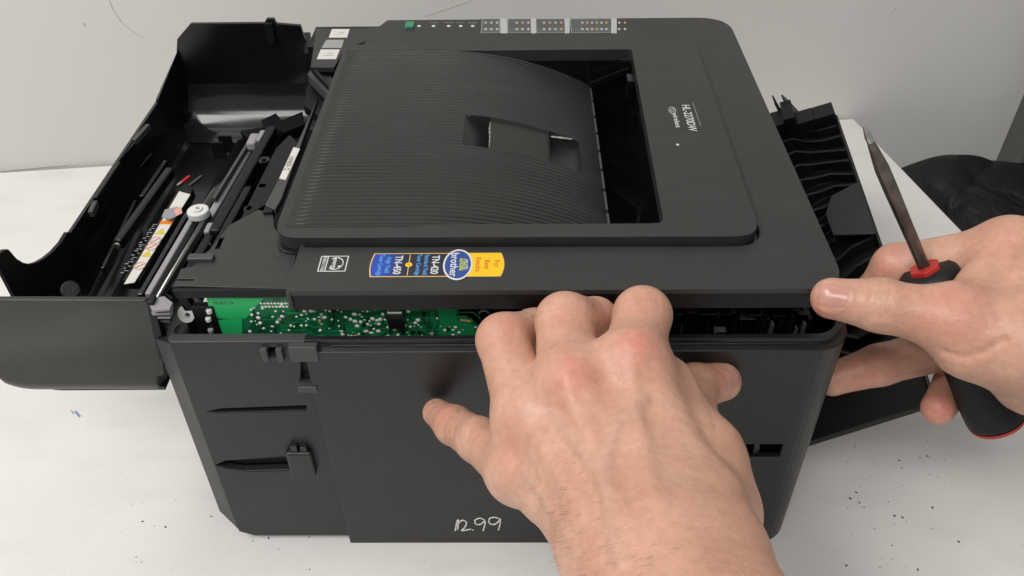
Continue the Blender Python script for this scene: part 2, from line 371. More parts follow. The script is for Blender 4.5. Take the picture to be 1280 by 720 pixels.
stxt('TN-420', 543.5, 4.6, M_pw, .82, .1)
cr = (X(591)-X(554))/2; cy_r = hh*1.3; cx = X(572.3)
plate('badge_ring', [ell(cx, ym, cr, cy_r, 40)], ZS+.10, ZS+.18, 0, M_pw, st)
plate('badge', [ell(cx, ym, cr*.88, cy_r*.9, 40)], ZS+.12, ZS+.20, 0, M_blue, st)
stxt('brother', 567.5, 4.9, M_pw, 1.0, .07, z=.22); stxt('GENUINE', 576.3, 2.0, M_lime, .95, .04, z=.22); stxt('SUPPLIES', 579.5, 2.0, M_lime, .95, .04, z=.22); stxt('use only', 584, 1.9, M_pw, 1, .02, z=.22)
stxt('For', 620.5, 3.4, M_red, 1, .02, dy=.4); stxt('Best', 608.5, 3.4, M_red, 1, .02); stxt('Results', 597.8, 3.4, M_red, .95, .02)
# --- energy sticker
ex0, ex1 = P2(399, 330, ZS)[0], P2(434, 330, ZS)[0]; ey0, ey1 = P2(416, 339.5, ZS)[1], P2(416, 320, ZS)[1]
es = plate('efficiency_sticker', [rpoly([(ex0, ey0), (ex1, ey0), (ex1, ey1), (ex0, ey1)], .6, 3)], ZS-.02, ZS+.06, 0, M_pw, PR)
plate('sticker_field', [rpoly([(ex0+3.6, ey0+.5), (ex1-.5, ey0+.5), (ex1-.5, ey1-.5), (ex0+3.6, ey1-.5)], .3, 3)], ZS+.03, ZS+.09, 0, M_lid, es)
plate('sticker_field', [rpoly([(ex0+.5, ey0+.5), (ex0+3.1, ey0+.5), (ex0+3.1, ey1-.5), (ex0+.5, ey1-.5)], .3, 3)], ZS+.03, ZS+.09, 0, M_lid, es)
cxx, cyy = ex0+7.6, (ey0+ey1)/2
MB().tube([(cxx+3.6*math.cos(t)-.3, cyy+4.2*math.sin(t), ZS+.1) for t in np.linspace(-2.2, 2.2, 18)], .28, 5).build('sticker_arc', M_pw, es)
text('lettering', 'energy', 3.2, (cxx-.6, cyy, ZS+.12), DN, RT, M_pw, es, .9, .05)
star = [(cxx+1.9+(1.2 if k % 2 == 0 else .5)*math.cos(k*math.pi/5), cyy-2.2+(1.2 if k % 2 == 0 else .5)*math.sin(k*math.pi/5)) for k in range(10)]
plate('sticker_star', [star], ZS+.08, ZS+.14, 0, M_pw, es)
text('lettering', 'ENERGY STAR', 2.0, (ex0+1.9, cyy, ZS+.12), DN, RT, M_pw, es, .82, .03)

# --- inner frame plate, left of the surround
def pz(lst, z): return [tuple(at(a, b, 'z', z)[:2]) for a, b in lst]
pl = pz([(216, 357), (362, 361), (373, 303), (352, 296), (343, 284), (341, 266), (322, 262), (287, 281), (262, 312), (251, 320), (240, 333), (226, 336)], 179)
ip = plate('inner_frame', [pl, pz([(268, 311), (274, 311), (280, 297), (274, 297)], 179), pz([(220, 350.5), (242, 350.5), (242, 348.5), (221, 348.5)], 179)], 176.5, 179, .5, M_lid, PR)
MB().prism([(-54, 174.3), (-2.5, 174.6), (-2.5, 178.8), (-54, 178.6)], 'y', 7.8, 9.5).build('frame_skirt', M_black, PR)
p = at(344, 320, 'z', 179); MB().tube([(p[0], p[1], 178.4), (p[0], p[1], 179.15)], 2.6, 18).build('screw_boss', M_lid, PR, bevel=.2)
a = at(336, 262, 'z', 180); MB().box(a[0]-2.4, a[0]+2.4, a[1]-3, a[1]+1.5, 176, 180.6).build('frame_tab', M_black, PR, bevel=.5)
a = at(246, 322, 'z', 180); MB().box(a[0]-4, a[0]+8, a[1]-2.2, a[1]+2.2, 175, 181).build('frame_hook', M_grey, PR, bevel=.6)
# grey bar with a white label beside the surround
bar = plate('guide_bar', [pz([(331, 256), (344, 262), (352, 248), (398, 120), (372, 178)], 181)], 177, 181, .4, M_grey, PR)
lbp = pz([(349, 223), (357, 225), (375, 186), (367, 184)], 181.2)
lb = plate('white_label', [lbp], 181, 181.3, 0, M_paper, PR)
la, lb_ = np.array(lbp[0]), np.array(lbp[3]); dv = (lb_-la)/np.linalg.norm(lb_-la); cc = np.mean(np.array(lbp), axis=0)
text('lettering', 'D 008491', 4, (cc[0], cc[1], 181.33), (dv[0], dv[1], 0), (-dv[1], dv[0], 0), M_panel, lb, .9)
plate('guide_bar', [pz([(300, 275), (331, 256), (372, 178), (362, 168), (345, 185)], 172)], 168, 172, .4, M_black, PR)
# far left corner of the body with its small labels
fp = plate('corner_plate', [pz([(395, 36), (472, 35), (466, 48), (430, 62), (418, 84), (388, 84)], 181.5)], 178, 181.5, .4, M_lid, PR)
for q, mm in (([(411, 47), (434, 47), (437, 36.5), (415, 36.5)], M_paper), ([(402, 60), (427, 60), (430, 50), (408, 50)], M_pgrey), ([(396, 74), (420, 74), (425, 62), (401, 62)], M_paper)):
    o = plate('corner_label', [pz(q, 181.6)], 181.4, 181.75, 0, mm, PR)
    cc = np.mean(np.array(pz(q, 181.6)), axis=0)
    for k in range(2):
        MB().beam((cc[0]-3+2*k, cc[1]-2+3*k, 181.8), (cc[0]+3.5, cc[1]+3*k-1.5, 181.8), .5, .1).build('label_line', M_pgrey, o)
for q, z, mm in (([(384, 92), (414, 122), (424, 105), (395, 78)], 174, M_grey), ([(379, 130), (405, 150), (412, 120), (384, 104)], 165, M_black),
                 ([(378, 40), (388, 40), (386, 66), (380, 66)], 176, M_black), ([(384, 120), (420, 60), (400, 60), (378, 110)], 150, M_black)):
    plate('hinge_bracket', [pz(q, z)], z-7, z, .5, mm, PR)
MB().beam(at(390, 86, 'z', 179), at(415, 113, 'z', 179), 2, 3).build('hinge_arm', M_black, PR)

# --- inside the gap on the near side
pcb_px = [(258, 366), (573, 366), (573, 398), (588, 400), (599, 409), (599, 470), (268, 470), (264, 392)]
def py_(lst, y): return [(at(a, b, 'y', y)[0], at(a, b, 'y', y)[2]) for a, b in lst]
mg = bpy.data.materials.new('circuit_board_green'); mg.use_nodes = True; nt = mg.node_tree; b = nt.nodes['Principled BSDF']
tcn = nt.nodes.new('ShaderNodeTexCoord'); vo = nt.nodes.new('ShaderNodeTexVoronoi'); vo.distance = 'MANHATTAN'; vo.inputs['Scale'].default_value = 190
nt.links.new(tcn.outputs['Object'], vo.inputs['Vector']); rp = nt.nodes.new('ShaderNodeValToRGB'); nt.links.new(vo.outputs['Color'], rp.inputs[0])
rp.color_ramp.interpolation = 'CONSTANT'; rp.color_ramp.elements[0].color = (.008, .10, .038, 1); rp.color_ramp.elements[1].position = .62; rp.color_ramp.elements[1].color = (.012, .17, .062, 1)
nt.links.new(rp.outputs[0], b.inputs['Base Color']); b.inputs['Roughness'].default_value = .3
M_cu = mat('masked_copper', (.012, .22, .075), .3); M_cu2 = mat('masked_copper_pour', (.022, .46, .14), .35)
YP = 10.0
pcb = MB().prism(py_(pcb_px, YP), 'y', YP, YP+1.6).build('circuit_board', mg, PR)
MB().prism(py_([(575, 398.5), (589, 400.5), (588, 402.5), (575, 400.5)], YP), 'y', YP-.2, YP+1.4).build('board_edge', M_tan, pcb)
MB().prism(py_([(258, 372), (330, 372), (307, 398), (275, 398), (264, 392)], YP), 'y', YP-.25, YP).build('copper_pour', M_cu2, pcb)
MB().prism(py_([(271, 401), (283, 399), (303, 399), (303, 428), (306, 440), (270, 440)], YP), 'y', YP-.25, YP).build('copper_pour', M_cu2, pcb)
MB().prism(py_([(548, 384), (570, 384), (570, 400), (594, 408), (594, 440), (548, 440)], YP), 'y', YP-.2, YP).build('copper_pour', M_cu, pcb)
text('lettering', 'MOLD N', 2.4, tuple(at(279, 379, 'y', YP-.3)), (1, 0, 0), (0, 0, 1), M_panel, pcb)
sj = MB(); ctr = []
def joint(px, py, r):
    p = at(px, py, 'y', YP); n_ = 7; vs = []; r *= .95
    sxx = random.uniform(.8, 1.3); tilt = random.uniform(-.5, .5)
    for k in range(n_):
        t = 2*math.pi*k/n_; u, v = r*sxx*math.cos(t), r*math.sin(t)
        vs.append((p[0]+u*math.cos(tilt)-v*math.sin(tilt), YP, p[2]+u*math.sin(tilt)+v*math.cos(tilt)))
    m_ = [(a_[0]*.6+p[0]*.4, YP-r*.4, a_[2]*.6+p[2]*.4) for a_ in vs]
    sj.add(vs+m_+[(p[0], YP-r*.55, p[2])], [(k, (k+1) % n_, n_+(k+1) % n_, n_+k) for k in range(n_)] + [(n_+k, n_+(k+1) % n_, 2*n_) for k in range(n_)])
for k in range(9):
    joint(326+k*4.4, 379.5, .72); joint(328+k*4.4, 383.5, .72)
cl = [(470, 400, 60, 26, 110), (360, 405, 48, 24, 60), (570, 412, 26, 14, 26), (430, 392, 50, 14, 40), (540, 425, 60, 6, 16), (350, 424, 40, 3, 10)]
for cx_, cy_, wx, wy, k in cl:
    for _ in range(k):
        px, py = cx_+random.uniform(-wx, wx), cy_+random.uniform(-wy, wy)
        if 486 < px < 506 and 380 < py < 406: continue
        if px < 312 or px > 597 or (px > 570 and py < 402): continue
        if any(abs(px-a_)+abs(py-b_) < 5 for a_, b_ in ctr): continue
        ctr.append((px, py)); joint(px, py, random.choice([.55, .7, .9, 1.15]))
o = sj.build('solder_joints', M_solder, pcb, smooth=True); o['kind'] = 'stuff'
tcs = MB(); dk = MB()
def trace(mb, pts, w_, off):
    for (a_, b_) in zip(pts[:-1], pts[1:]):
        A, B = at(*a_, 'y', YP), at(*b_, 'y', YP); A[1] = B[1] = YP-off; mb.beam(A, B, .16, w_, (0, 0, 1))
for _ in range(90):
    x0, y0 = random.uniform(312, 565), random.uniform(376, 440); L = random.uniform(8, 34); d = random.choice([-1, 1]); dg_ = random.uniform(3, 10)
    if random.random() < .6: trace(tcs, [(x0, y0), (x0+L, y0), (x0+L+dg_, y0+d*dg_), (x0+L+dg_+12, y0+d*dg_)], random.choice([.4, .6, 1.2]), .06+random.random()*.1)
    else: trace(dk, [(x0, y0), (x0, y0+L*.6), (x0+d*dg_, y0+L*.6+dg_)], random.choice([.3, .5]), .06+random.random()*.1)
o = tcs.build('copper_tracks', M_cu, pcb); o['kind'] = 'stuff'
o = dk.build('board_grooves', mat('dark_mask', (.002, .02, .008), .4), pcb); o['kind'] = 'stuff'
a, b_ = at(487, 404, 'y', YP), at(505, 385, 'y', YP)
MB().box(a[0], b_[0], YP-4, YP-.1, a[2], b_[2]).build('chip', M_chip, pcb, bevel=.2)
MB().box(a[0]+.3, b_[0]-.3, YP-4.2, YP-.1, b_[2]+.02, b_[2]+1.5).build('chip_tab', M_metal, pcb, bevel=.3)
for px in (504, 516, 524):
    a = at(px, 414, 'y', YP); MB().box(a[0]-.8, a[0]+.8, YP-1, YP-.05, a[2]-.6, a[2]+.6).build('resistor', M_chip, pcb)
for px, py, w_, h_, mm in ((418, 388, 7, 3, 0), (445, 420, 6, 4, 1), (530, 392, 4, 5, 0), (470, 384, 8, 2.5, 2), (385, 422, 10, 4, 0), (540, 416, 5, 3, 2), (400, 400, 3, 3, 1), (560, 410, 3, 4, 0), (455, 404, 4, 3, 0), (350, 398, 5, 2.5, 2), (515, 424, 8, 3, 0)):
    a = at(px, py, 'y', YP); MB().box(a[0]-w_*.17, a[0]+w_*.17, YP-1.3, YP-.05, a[2]-h_*.2, a[2]+h_*.2).build('board_component', (M_chip, M_tan, M_lgrey)[mm], pcb, bevel=.15)
# left of the board
def ybox(x0, y0, x1, y1, yn, yf, name, m, bevel=.4):
    a_, b2 = at(x0, y1, 'y', yn), at(x1, y0, 'y', yn)
    return MB().box(a_[0], b2[0], yn, yf, a_[2], b2[2]).build(name, m, PR, bevel=bevel)
p = at(233, 388, 'y', 12)
plate('idler_ring', [ell(0, 0, 3.9, 4.2, 24), ell(.6, -.4, 1.2, 1.2, 12)], -1.2, 1.2, .4, M_white, PR, frame=frame((p[0], 11.5, p[2]-1.5), (1, 0, 0), (0, .35, .94)))
MB().prism([(p[0]-1.8, p[2]+1.5), (p[0]+1.5, p[2]+1.2), (p[0]-.4, p[2]+6)], 'y', 11, 13).build('idler_lever', M_white, PR, bevel=.4)
p = at(234, 425, 'y', 16); MB().tube([(p[0], 16, p[2]-14), (p[0]+1, 16, p[2]+7)], 5.2, 20).build('solenoid', M_gloss, PR, smooth=False)
ybox(246, 384, 252, 440, 12, 16, 'side_bracket', M_gloss); ybox(256, 384, 266, 436, 9, 13, 'board_holder', M_black)
for k, (px, py) in enumerate(((262, 388), (261, 398), (264, 412))):
    p = at(px, py, 'y', 9); MB().tube([(p[0], 8.4, p[2]-1), (p[0], 8.4, p[2]+1)], 1.4, 8).build('terminal', M_white if k < 2 else M_lgrey, PR, bevel=.3)
# right of the board: dark guide, clips, wire
ybox(575, 374, 1015, 480, 22, 26, 'inner_wall', M_black)
for k in range(17):
    x0 = 845 + k*10 + random.uniform(-3, 3); y0 = random.uniform(386, 405); wd = random.uniform(6, 26)
    if k % 3 == 0: ybox(x0, y0, x0+wd, y0+2, 12, 22, 'inner_shelf', random.choice([M_black, M_gloss]))
    else: ybox(x0, y0, x0+3, 430, random.uniform(10, 16), 22, 'inner_rib', random.choice([M_black, M_gloss, M_black]))
for x0, x1, y0 in ((858, 920, 391), (925, 962, 399), (968, 1012, 393)): ybox(x0, y0, x1, y0+1.2, 14, 22, 'inner_shelf', M_grey, .1)
for x0 in (851, 893, 963, 994, 1003): ybox(x0, random.uniform(404, 414), x0+1.8, 426, 6, 9, 'snap_clip', M_grey, .2)
ybox(893, 414, 908, 416, 6, 9, 'snap_clip', M_grey, .2)
p = at(605, 391, 'y', 12)
MB().tube([(p[0]+2.4*math.cos(t), 12, p[2]-1+2.4*math.sin(t)) for t in np.linspace(.2, 2.9, 10)], .55, 6).build('wire_clip', M_lgrey, PR, smooth=True)
MB().tube([(p[0], 9, p[2]-1.3), (p[0], 14, p[2]-1.3)], 1.6, 12).build('screw', M_gloss, PR)
MB().tube([at(652, 380, 'y', 8), at(657, 389, 'y', 6), at(664, 396, 'y', 8), at(672, 399, 'y', 12)], .75, 8).build('white_wire', M_wire, PR, smooth=True)
MB().tube([at(742, 405, 'y', 14), at(735, 385, 'y', 14), at(760, 388, 'y', 16)], .6, 6).build('dark_wire', M_gloss, PR, smooth=True)

# --- side panel: a bent sheet standing off the body
def sweep(path, prof):                      # path in xy, prof closed list of (outward, z)
    mb = MB(); n_ = len(prof); vs = []
    P = [np.array(q, float) for q in path]
    for i, q in enumerate(P):
        t = P[min(i+1, len(P)-1)]-P[max(i-1, 0)]; t /= np.linalg.norm(t); nn = np.array([t[1], -t[0]])
        for o_, z in prof: vs.append((*(q+nn*o_), z))
    fs = [(i*n_+k, i*n_+(k+1) % n_, (i+1)*n_+(k+1) % n_, (i+1)*n_+k) for i in range(len(P)-1) for k in range(n_)]
    fs += [tuple(range(n_)), tuple((len(P)-1)*n_+k for k in range(n_))]
    return mb.add(vs, fs)
arc = [(234+15*math.sin(t), 12-15*math.cos(t)) for t in np.linspace(0, math.pi/2, 9)]
path = [(3, -3)] + [(x, -3) for x in (60, 120, 180)] + arc + [(249, 30), (249, 60)]
prof = [(0, 158.0), (0, 155.6), (-.9, 155.2), (-.9, 154.2), (3.0, 153.2), (3.0, 0.0), (.5, 0), (.5, 152), (-3.2, 153), (-3.2, 158)]
pan = sweep(path, prof).build('side_panel', M_panel, PR, bevel=.35)
cut(pan, [(213.5, 232, -12, 3, 77.5, 87.5)])
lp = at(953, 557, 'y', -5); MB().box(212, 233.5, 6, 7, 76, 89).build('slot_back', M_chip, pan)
left = MB().prism([(-58, 157), (14, 157), (14, 3), (-52, 3), (-60, 7)], 'y', -3, 1.2)

M_pan2 = mat('lit_panel_plastic', (.0175, .018, .019), .46, grain=.2, gscale=1300, mottle=.14, mscale=22, dust=.07)  # lighter panel plastic: brighter light on left end and folded edge is coloured in
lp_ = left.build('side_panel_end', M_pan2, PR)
def cutp(o, poly, y0, y1):
    c_ = MB().prism(poly, 'y', y0, min(y1, 3)).build('tmp', None); md = o.modifiers.new('cut', 'BOOLEAN'); md.object = c_; md.solver = 'EXACT'
    me = bpy.data.meshes.new_from_object(o.evaluated_get(bpy.context.evaluated_depsgraph_get())); o.modifiers.clear(); o.data = me; bpy.data.objects.remove(c_)
def xz(lst): return [(at(a_, b_, 'y', -3)[0], at(a_, b_, 'y', -3)[2]) for a_, b_ in lst]
cutp(lp_, xz([(258, 514.5), (275, 511), (383, 507), (383, 513.5), (272, 516.5)]), -6, 2)
cutp(lp_, xz([(268, 582), (282, 576), (366, 570), (366, 587), (304, 589), (288, 587)]), -6, 3.5)
cutp(lp_, xz([(376, 452), (396, 452), (396, 476), (376, 476)]), -6, 1)
cutp(lp_, xz([(335, 434), (348, 434), (348, 446), (335, 446)]), -6, 2)
MB().box(-57, 4, 1.6, 3, 56, 150).build('panel_backing', M_chip, lp_)
b_ = lp_.modifiers.new('bevel', 'BEVEL'); b_.width = .4*S; b_.segments = 2; b_.limit_method = 'ANGLE'; b_.angle_limit = .6
# top flange, folded edge on the left, ribs and catches
MB().prism([(-58, -2.9), (-60, 0), (-59, 2.6), (3.5, 2.6), (3.5, -2.9)], 'z', 155.4, 157.3).build('top_flange', M_grey, lp_, bevel=.4)
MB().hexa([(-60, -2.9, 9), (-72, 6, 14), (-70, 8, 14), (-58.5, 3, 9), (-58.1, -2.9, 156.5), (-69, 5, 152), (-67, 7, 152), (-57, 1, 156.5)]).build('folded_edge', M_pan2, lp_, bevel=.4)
for q0, q1 in (((272, 517.5), (383, 514.5)), ((304, 590.5), (366, 588.5))):
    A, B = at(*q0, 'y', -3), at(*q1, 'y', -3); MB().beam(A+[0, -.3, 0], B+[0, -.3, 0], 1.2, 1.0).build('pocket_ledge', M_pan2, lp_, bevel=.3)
def pbox(x0, y0, x1, y1, dep, name, m, y=-3, bevel=.4, parent=lp_):
    a_, b2 = at(x0, y1, 'y', y), at(x1, y0, 'y', y)
    return MB().box(a_[0], b2[0], y-dep, y+.5, a_[2], b2[2]).build(name, m, parent, bevel=bevel)
pbox(366, 560, 390, 588, 4, 'catch', M_panel, bevel=1.2); pbox(366, 553, 372, 562, 3, 'catch_prong', M_panel); pbox(378, 554, 384, 562, 3, 'catch_prong', M_panel)
pbox(375, 477, 398, 484, 4, 'hook', M_grey, bevel=.8); pass
pbox(366, 428, 397, 446, 3.6, 'top_tab', M_grey, bevel=.5)
pbox(330, 433, 334, 448, 2.4, 'notch_wall', M_grey); pbox(349, 433, 353, 448, 2.4, 'notch_wall', M_grey)
MB().prism([(226, 1), (248, 1), (250, 8), (246, 22), (228, 20)], 'x', 246, 252).build('rear_foot', M_gloss, PR, bevel=1)
# chalk price
strokes = [[(569, 665), (571, 655), (573, 652), (572, 664)], [(573, 656), (578, 652), (583, 655), (581, 661), (577, 665), (584, 664), (589, 663)],
           [(590.5, 664), (591.3, 664.4)], [(606, 652), (600, 649.5), (594, 652), (595, 657), (601, 657), (606, 653), (606, 658), (604, 665)],
           [(626, 651), (619, 648.5), (612, 650), (612, 656), (619, 657), (625, 652), (625, 657), (623, 664)]]
ch = None
for s_ in strokes:
    pts = [at(a_, b_ - 2, 'y', -6) for a_, b_ in s_]; fine = []
    for i in range(len(pts)-1):
        p0, p1, p2, p3 = pts[max(i-1, 0)], pts[i], pts[i+1], pts[min(i+2, len(pts)-1)]
        for k in range(6):
            t = k/6; fine.append(.5*((2*p1)+(-p0+p2)*t+(2*p0-5*p1+4*p2-p3)*t*t+(-p0+3*p1-3*p2+p3)*t**3))
    fine.append(pts[-1]); fine = [q*np.array([1, 0, 1])+np.array([0, -6.03, 0]) for q in fine]
    MB().tube(fine, [.42+.12*math.sin(i*1.7) for i in range(len(fine))], 6).build('chalk_numeral', M_chalk, pan)

# --- open front cover on the left, a trough with its inside up
FC = MB()
nw = rpoly([(-66.4, 174.8), (-70, 140), (-78, 115), (-150, 115), (-171, 138), (-171, 176)], [1, 1, 3, 22, 14, 1])
nw = [(x, z-6 if z < 120 else z) for x, z in nw]
lay = []; Rr = 13
for k in range(9):
    t = math.pi/2*k/8; ins = Rr*(1-math.sin(t)); lay.append([(x, 5.5+Rr*(1-math.cos(t))*max(0, min(1, (150-z)/36)), z+ins*max(0, min(1, (150-z)/36))) for x, z in nw])
vs = [p_ for q in lay for p_ in q]; n_ = len(nw)
fs = [tuple(range(n_))]+[(k*n_+i, k*n_+(i+1) % n_, (k+1)*n_+(i+1) % n_, (k+1)*n_+i) for k in range(8) for i in range(n_)]
top_ = [i for i in range(n_) if nw[i][1] > 170]
FC.add(vs, fs)
fc = FC.build('front_cover', M_cover, PR)
for i_, p_ in enumerate(fc.data.polygons):
    p_.use_smooth = abs(p_.normal.x) < .6 and p_.normal.z < .5
MB().prism(rpoly([(-66.4, 174.8), (-69, 140), (-72, 126), (-150, 126), (-169, 138), (-171, 176)], [1, 1, 3, 22, 14, 1]), 'y', 5.7, 8.5).build('cover_side', M_cover, fc, bevel=.4)
arcb = [(-141+26*math.cos(t)*1.0, 143+28*math.sin(t)) for t in np.linspace(math.pi*1.5, math.pi, 9)]
tp = [(-76, 115.2)] + arcb + [(-167, 150)]
def sheet(tp, y0, y1, th):                  # bent sheet running along y
    mb = MB(); n_ = len(tp); vs = []
    for yy in (y0, y1):
        vs += [(x, yy, z) for x, z in tp]
    for yy in (y0, y1):
        for i, (x, z) in enumerate(tp):
            a_ = np.array(tp[min(i+1, n_-1)])-np.array(tp[max(i-1, 0)]); a_ = a_/np.linalg.norm(a_); vs.append((x+a_[1]*th, yy, z-a_[0]*th))
    fs = []
    for i in range(n_-1):
        fs += [(i, i+1, n_+i+1, n_+i), (2*n_+i, 3*n_+i, 3*n_+i+1, 2*n_+i+1), (i, 2*n_+i, 2*n_+i+1, i+1), (n_+i, n_+i+1, 3*n_+i+1, 3*n_+i)]
    fs += [(0, n_, 3*n_, 2*n_), (n_-1, 3*n_-1, 4*n_-1, 2*n_-1)]
    return mb.add(vs, fs)
TW = [(-76, 115.2)] + [(-128+16*math.cos(t), 132+17*math.sin(t)) for t in np.linspace(math.pi*1.5, math.pi, 8)] + [(-146, 147)]
sheet(TW, 8.6, 285, -2.2).build('cover_floor', M_gloss, fc)
# notch and hook of the outer wall
hk = [(94, 146), (80, 136), (66, 133)] 
a = [at(q[0], q[1], 'x', -146) for q in ((84, 290), (76, 303), (66, 314), (56, 322), (46, 327.5), (36, 330), (28, 328), (20, 323), (14, 316), (10, 311.5), (6, 311.5), (2, 315), (-8, 321))]
MB().prism([(94, 147)] + [(q[1], q[2]) for q in a] + [(a[-1][1], 118), (94, 118)], 'x', -148, -145.6).build('cover_hook', M_black, fc, bevel=.4)
# far end of the trough
fe = [(-138, 150), (-139, 160), (-133, 179), (-121, 190), (-71, 190), (-69, 193), (-64, 193), (-63, 189.5), (-47, 188), (-45, 172), (-41, 155), (-42, 118), (-110, 118), (-130, 128)]
MB().prism(fe, 'y', 270, 273).build('cover_end', M_gloss, fc, bevel=.5)
MB().box(-70, -65, 267, 270.2, 176, 191).build('end_latch', M_black, fc, bevel=.5)
fil = MB(); R_ = 30; vs = []; ns = 12
for x in (-143, -43):
    for k in range(ns+1):
        t = math.pi/2*k/ns; vs.append((x, 270-R_+R_*math.sin(t), 146-R_*math.cos(t)))
fil.add(vs, [(k, k+1, ns+1+k+1, ns+1+k) for k in range(ns)])
M_fil = mat('polished_black_plastic', (.012, .013, .013), .13, mottle=.2, mscale=15)
fil.build('end_fillet', M_fil, fc, smooth=True)
MB().hexa([(-146, 238, 118), (-144.5, 238, 118), (-136, 271, 118), (-146, 271, 118), (-146, 240, 150), (-144.5, 240, 150), (-134, 269.5, 172), (-138, 269.5, 158)]).build('cover_corner', M_black, fc)
# ribs inside the cover
def tp_(px, py, z): return at(px, py, 'z', z)
for a_, b2, w_, h_, mm in (((186, 158), (168, 178), 3, 4, M_grey), ((168, 180), (150, 200), 3, 3, M_black), ((150, 205), (120, 250), 2.5, 4, M_gloss), ((120, 254), (114, 268), 3, 4, M_grey)):
    MB().beam(tp_(*a_, 145), tp_(*b2, 145), w_, h_).build('edge_rib', mm, fc, bevel=.5)
for q in ((215, 138), (262, 113), (272, 172), (262, 180)):
    A = tp_(*q, 132); MB().box(A[0], A[0]+9, A[1], A[1]+1.4, 120, 133).build('cover_rib', M_black, fc, bevel=.3)
for q in ((178, 250, 208, 205, 3), (130, 340, 170, 255, 2), (168, 222, 190, 196, 2)):
    MB().beam(tp_(q[0], q[1], 128), tp_(q[2], q[3], 128), q[4], 6).build('cover_rib', M_gloss, fc, bevel=.5)
A, B = tp_(148, 306, 136), tp_(214, 214, 136)
MB().beam(A, B, 5, 7).build('cover_bar', M_gloss, fc, bevel=1.5, seg=3)
o_ = at(147, 306, 'z', 141); MB().tube([o_, o_+np.array([0, -1.5, 0])], 1.6, 10).build('pivot_pin', M_metal, fc)
MB().tube([tp_(88, 362, 170)+np.array([0, 0, 0]), tp_(90, 366, 160)], 4.2, 16).build('cover_peg', M_black, fc, bevel=.5)
# caution label inside the cover
ZL = 138
strip_px = [(155, 355), (168, 353), (238, 243), (224, 239)]
cl_ = plate('caution_label', [pz(strip_px, ZL)], ZL-.3, ZL, 0, M_paper, fc)
MB().beam(tp_(166, 356, ZL-4), tp_(234, 241, ZL-4), 9, 6).build('label_carrier', M_black, fc)
s0, s1 = tp_(161.5, 354, ZL), tp_(231, 241, ZL); sd = (s1-s0)/np.linalg.norm(s1-s0); L_ = np.linalg.norm(s1-s0); sn = np.cross([0, 0, 1], sd)
def on(t, u=0): q = s0+(s1-s0)*t+sn*u; return q
def lquad(name, t0, t1, u0, u1, m):
    q = [on(t0, u0), on(t1, u0), on(t1, u1), on(t0, u1)]; return plate(name, [[tuple(a_[:2]) for a_ in q]], ZL-.1, ZL+.15, 0, m, fc)
lquad('label_block', .62, .66, -3.6, 3.6, M_orange)
lquad('label_block', .72, .80, -3.4, 0, M_red)
for t in (.54, .30):
    q = [on(t-.035, -3), on(t+.035, 0), on(t-.035, 3)]; plate('warning_triangle', [[tuple(a_[:2]) for a_ in q]], ZL-.1, ZL+.15, 0, M_dimyel, fc)
for t in (.44, .37, .17):
    q = on(t); pts = [(q[0]+3.0*math.cos(k*math.pi/8), q[1]+3.0*math.sin(k*math.pi/8), ZL+.1) for k in range(17)]
    MB().tube(pts, .32, 5).build('prohibition_mark', M_pink, fc)
    MB().tube([(q[0]-2, q[1]-2, ZL+.1), (q[0]+2, q[1]+2, ZL+.1)], .4, 5).build('prohibition_mark', M_pink, fc)
g = MB()
for k in range(12):
    q = on(.10+k*.045, 6.2+random.uniform(-.8, .8)); g.beam(q, q+sn*random.uniform(1, 2.5), .5, .2); q = on(.10+k*.045+.02, 4.6); g.beam(q, q+sn*random.uniform(1, 3.5), .4, .2)
o = g.build('label_print', M_pgrey, fc); o['kind'] = 'stuff'
flag = plate('bent_tape', [pz([(206, 262), (222, 258), (225, 268), (212, 274), (202, 271)], ZL+3)], ZL+2.6, ZL+3, 0, M_lgrey, fc)
plate('bent_tape', [pz([(217, 262), (226, 258), (228, 266), (220, 270)], ZL+4)], ZL+3.7, ZL+4, 0, M_pink, fc)
for k in range(6):
    q = tp_(222+k*5, 233-(k % 3)*4, 138); MB().beam(q, q+np.array([1.5, 3.5, 0]), 1.4, 2).build('contact_spring', random.choice([M_metal, M_grey, M_redp]), PR)
# rollers and rails between cover and body
def rail(name, a_, b2, z, m, r=None, w_=None, h_=None):
    A, B = tp_(*a_, z), tp_(*b2, z)
    if r: return MB().tube([A, B], r, 18).build(name, m, PR, smooth=True)
    return MB().beam(A, B, w_, h_).build(name, m, PR, bevel=min(w_, h_)*.2)
rail('roller', (205, 366), (304, 182), 156, M_gloss, r=4.6)
rail('pale_rail', (186, 372), (250, 262), 164, M_lgrey, w_=3.0, h_=5)
rail('pale_rail', (262, 275), (322, 172), 160, M_lgrey, w_=4.2, h_=4)
rail('dark_rail', (198, 374), (262, 268), 166, M_grey, w_=2.4, h_=4)
rail('dark_rail', (222, 372), (300, 240), 163, M_black, w_=5, h_=8)
rail('roller', (240, 366), (348, 172), 158, M_gloss, r=5.5)
rail('black_rail', (270, 300), (342, 168), 164, M_black, w_=6, h_=12)
rail('black_rail', (262, 330), (312, 238), 168, M_black, w_=4, h_=6)
MB().box(-62, -42, 12, 250, 108, 120).build('base_shelf', M_black, PR)
for q, z in (((330, 168), 168), ((318, 172), 168), ((336, 176), 166)):
    A = tp_(*q, z); MB().box(A[0]-3.5, A[0]+2, A[1]-7, A[1]+5, z-5, z+.5).build('rail_end', M_lgrey, PR, bevel=1.2)
p = tp_(247, 262, 172); MB().tube([p-np.array([0, 0, 4]), p], 5.6, 28).build('drive_cap', M_white, PR, bevel=.7)
MB().tube([p, p+np.array([0, 0, .8])], 2.6, 20).build('cap_boss', M_white, PR, bevel=.3)
MB().tube([p, p+np.array([0, 0, 1.3])], 1.0, 12).build('cap_screw', M_metal, PR)
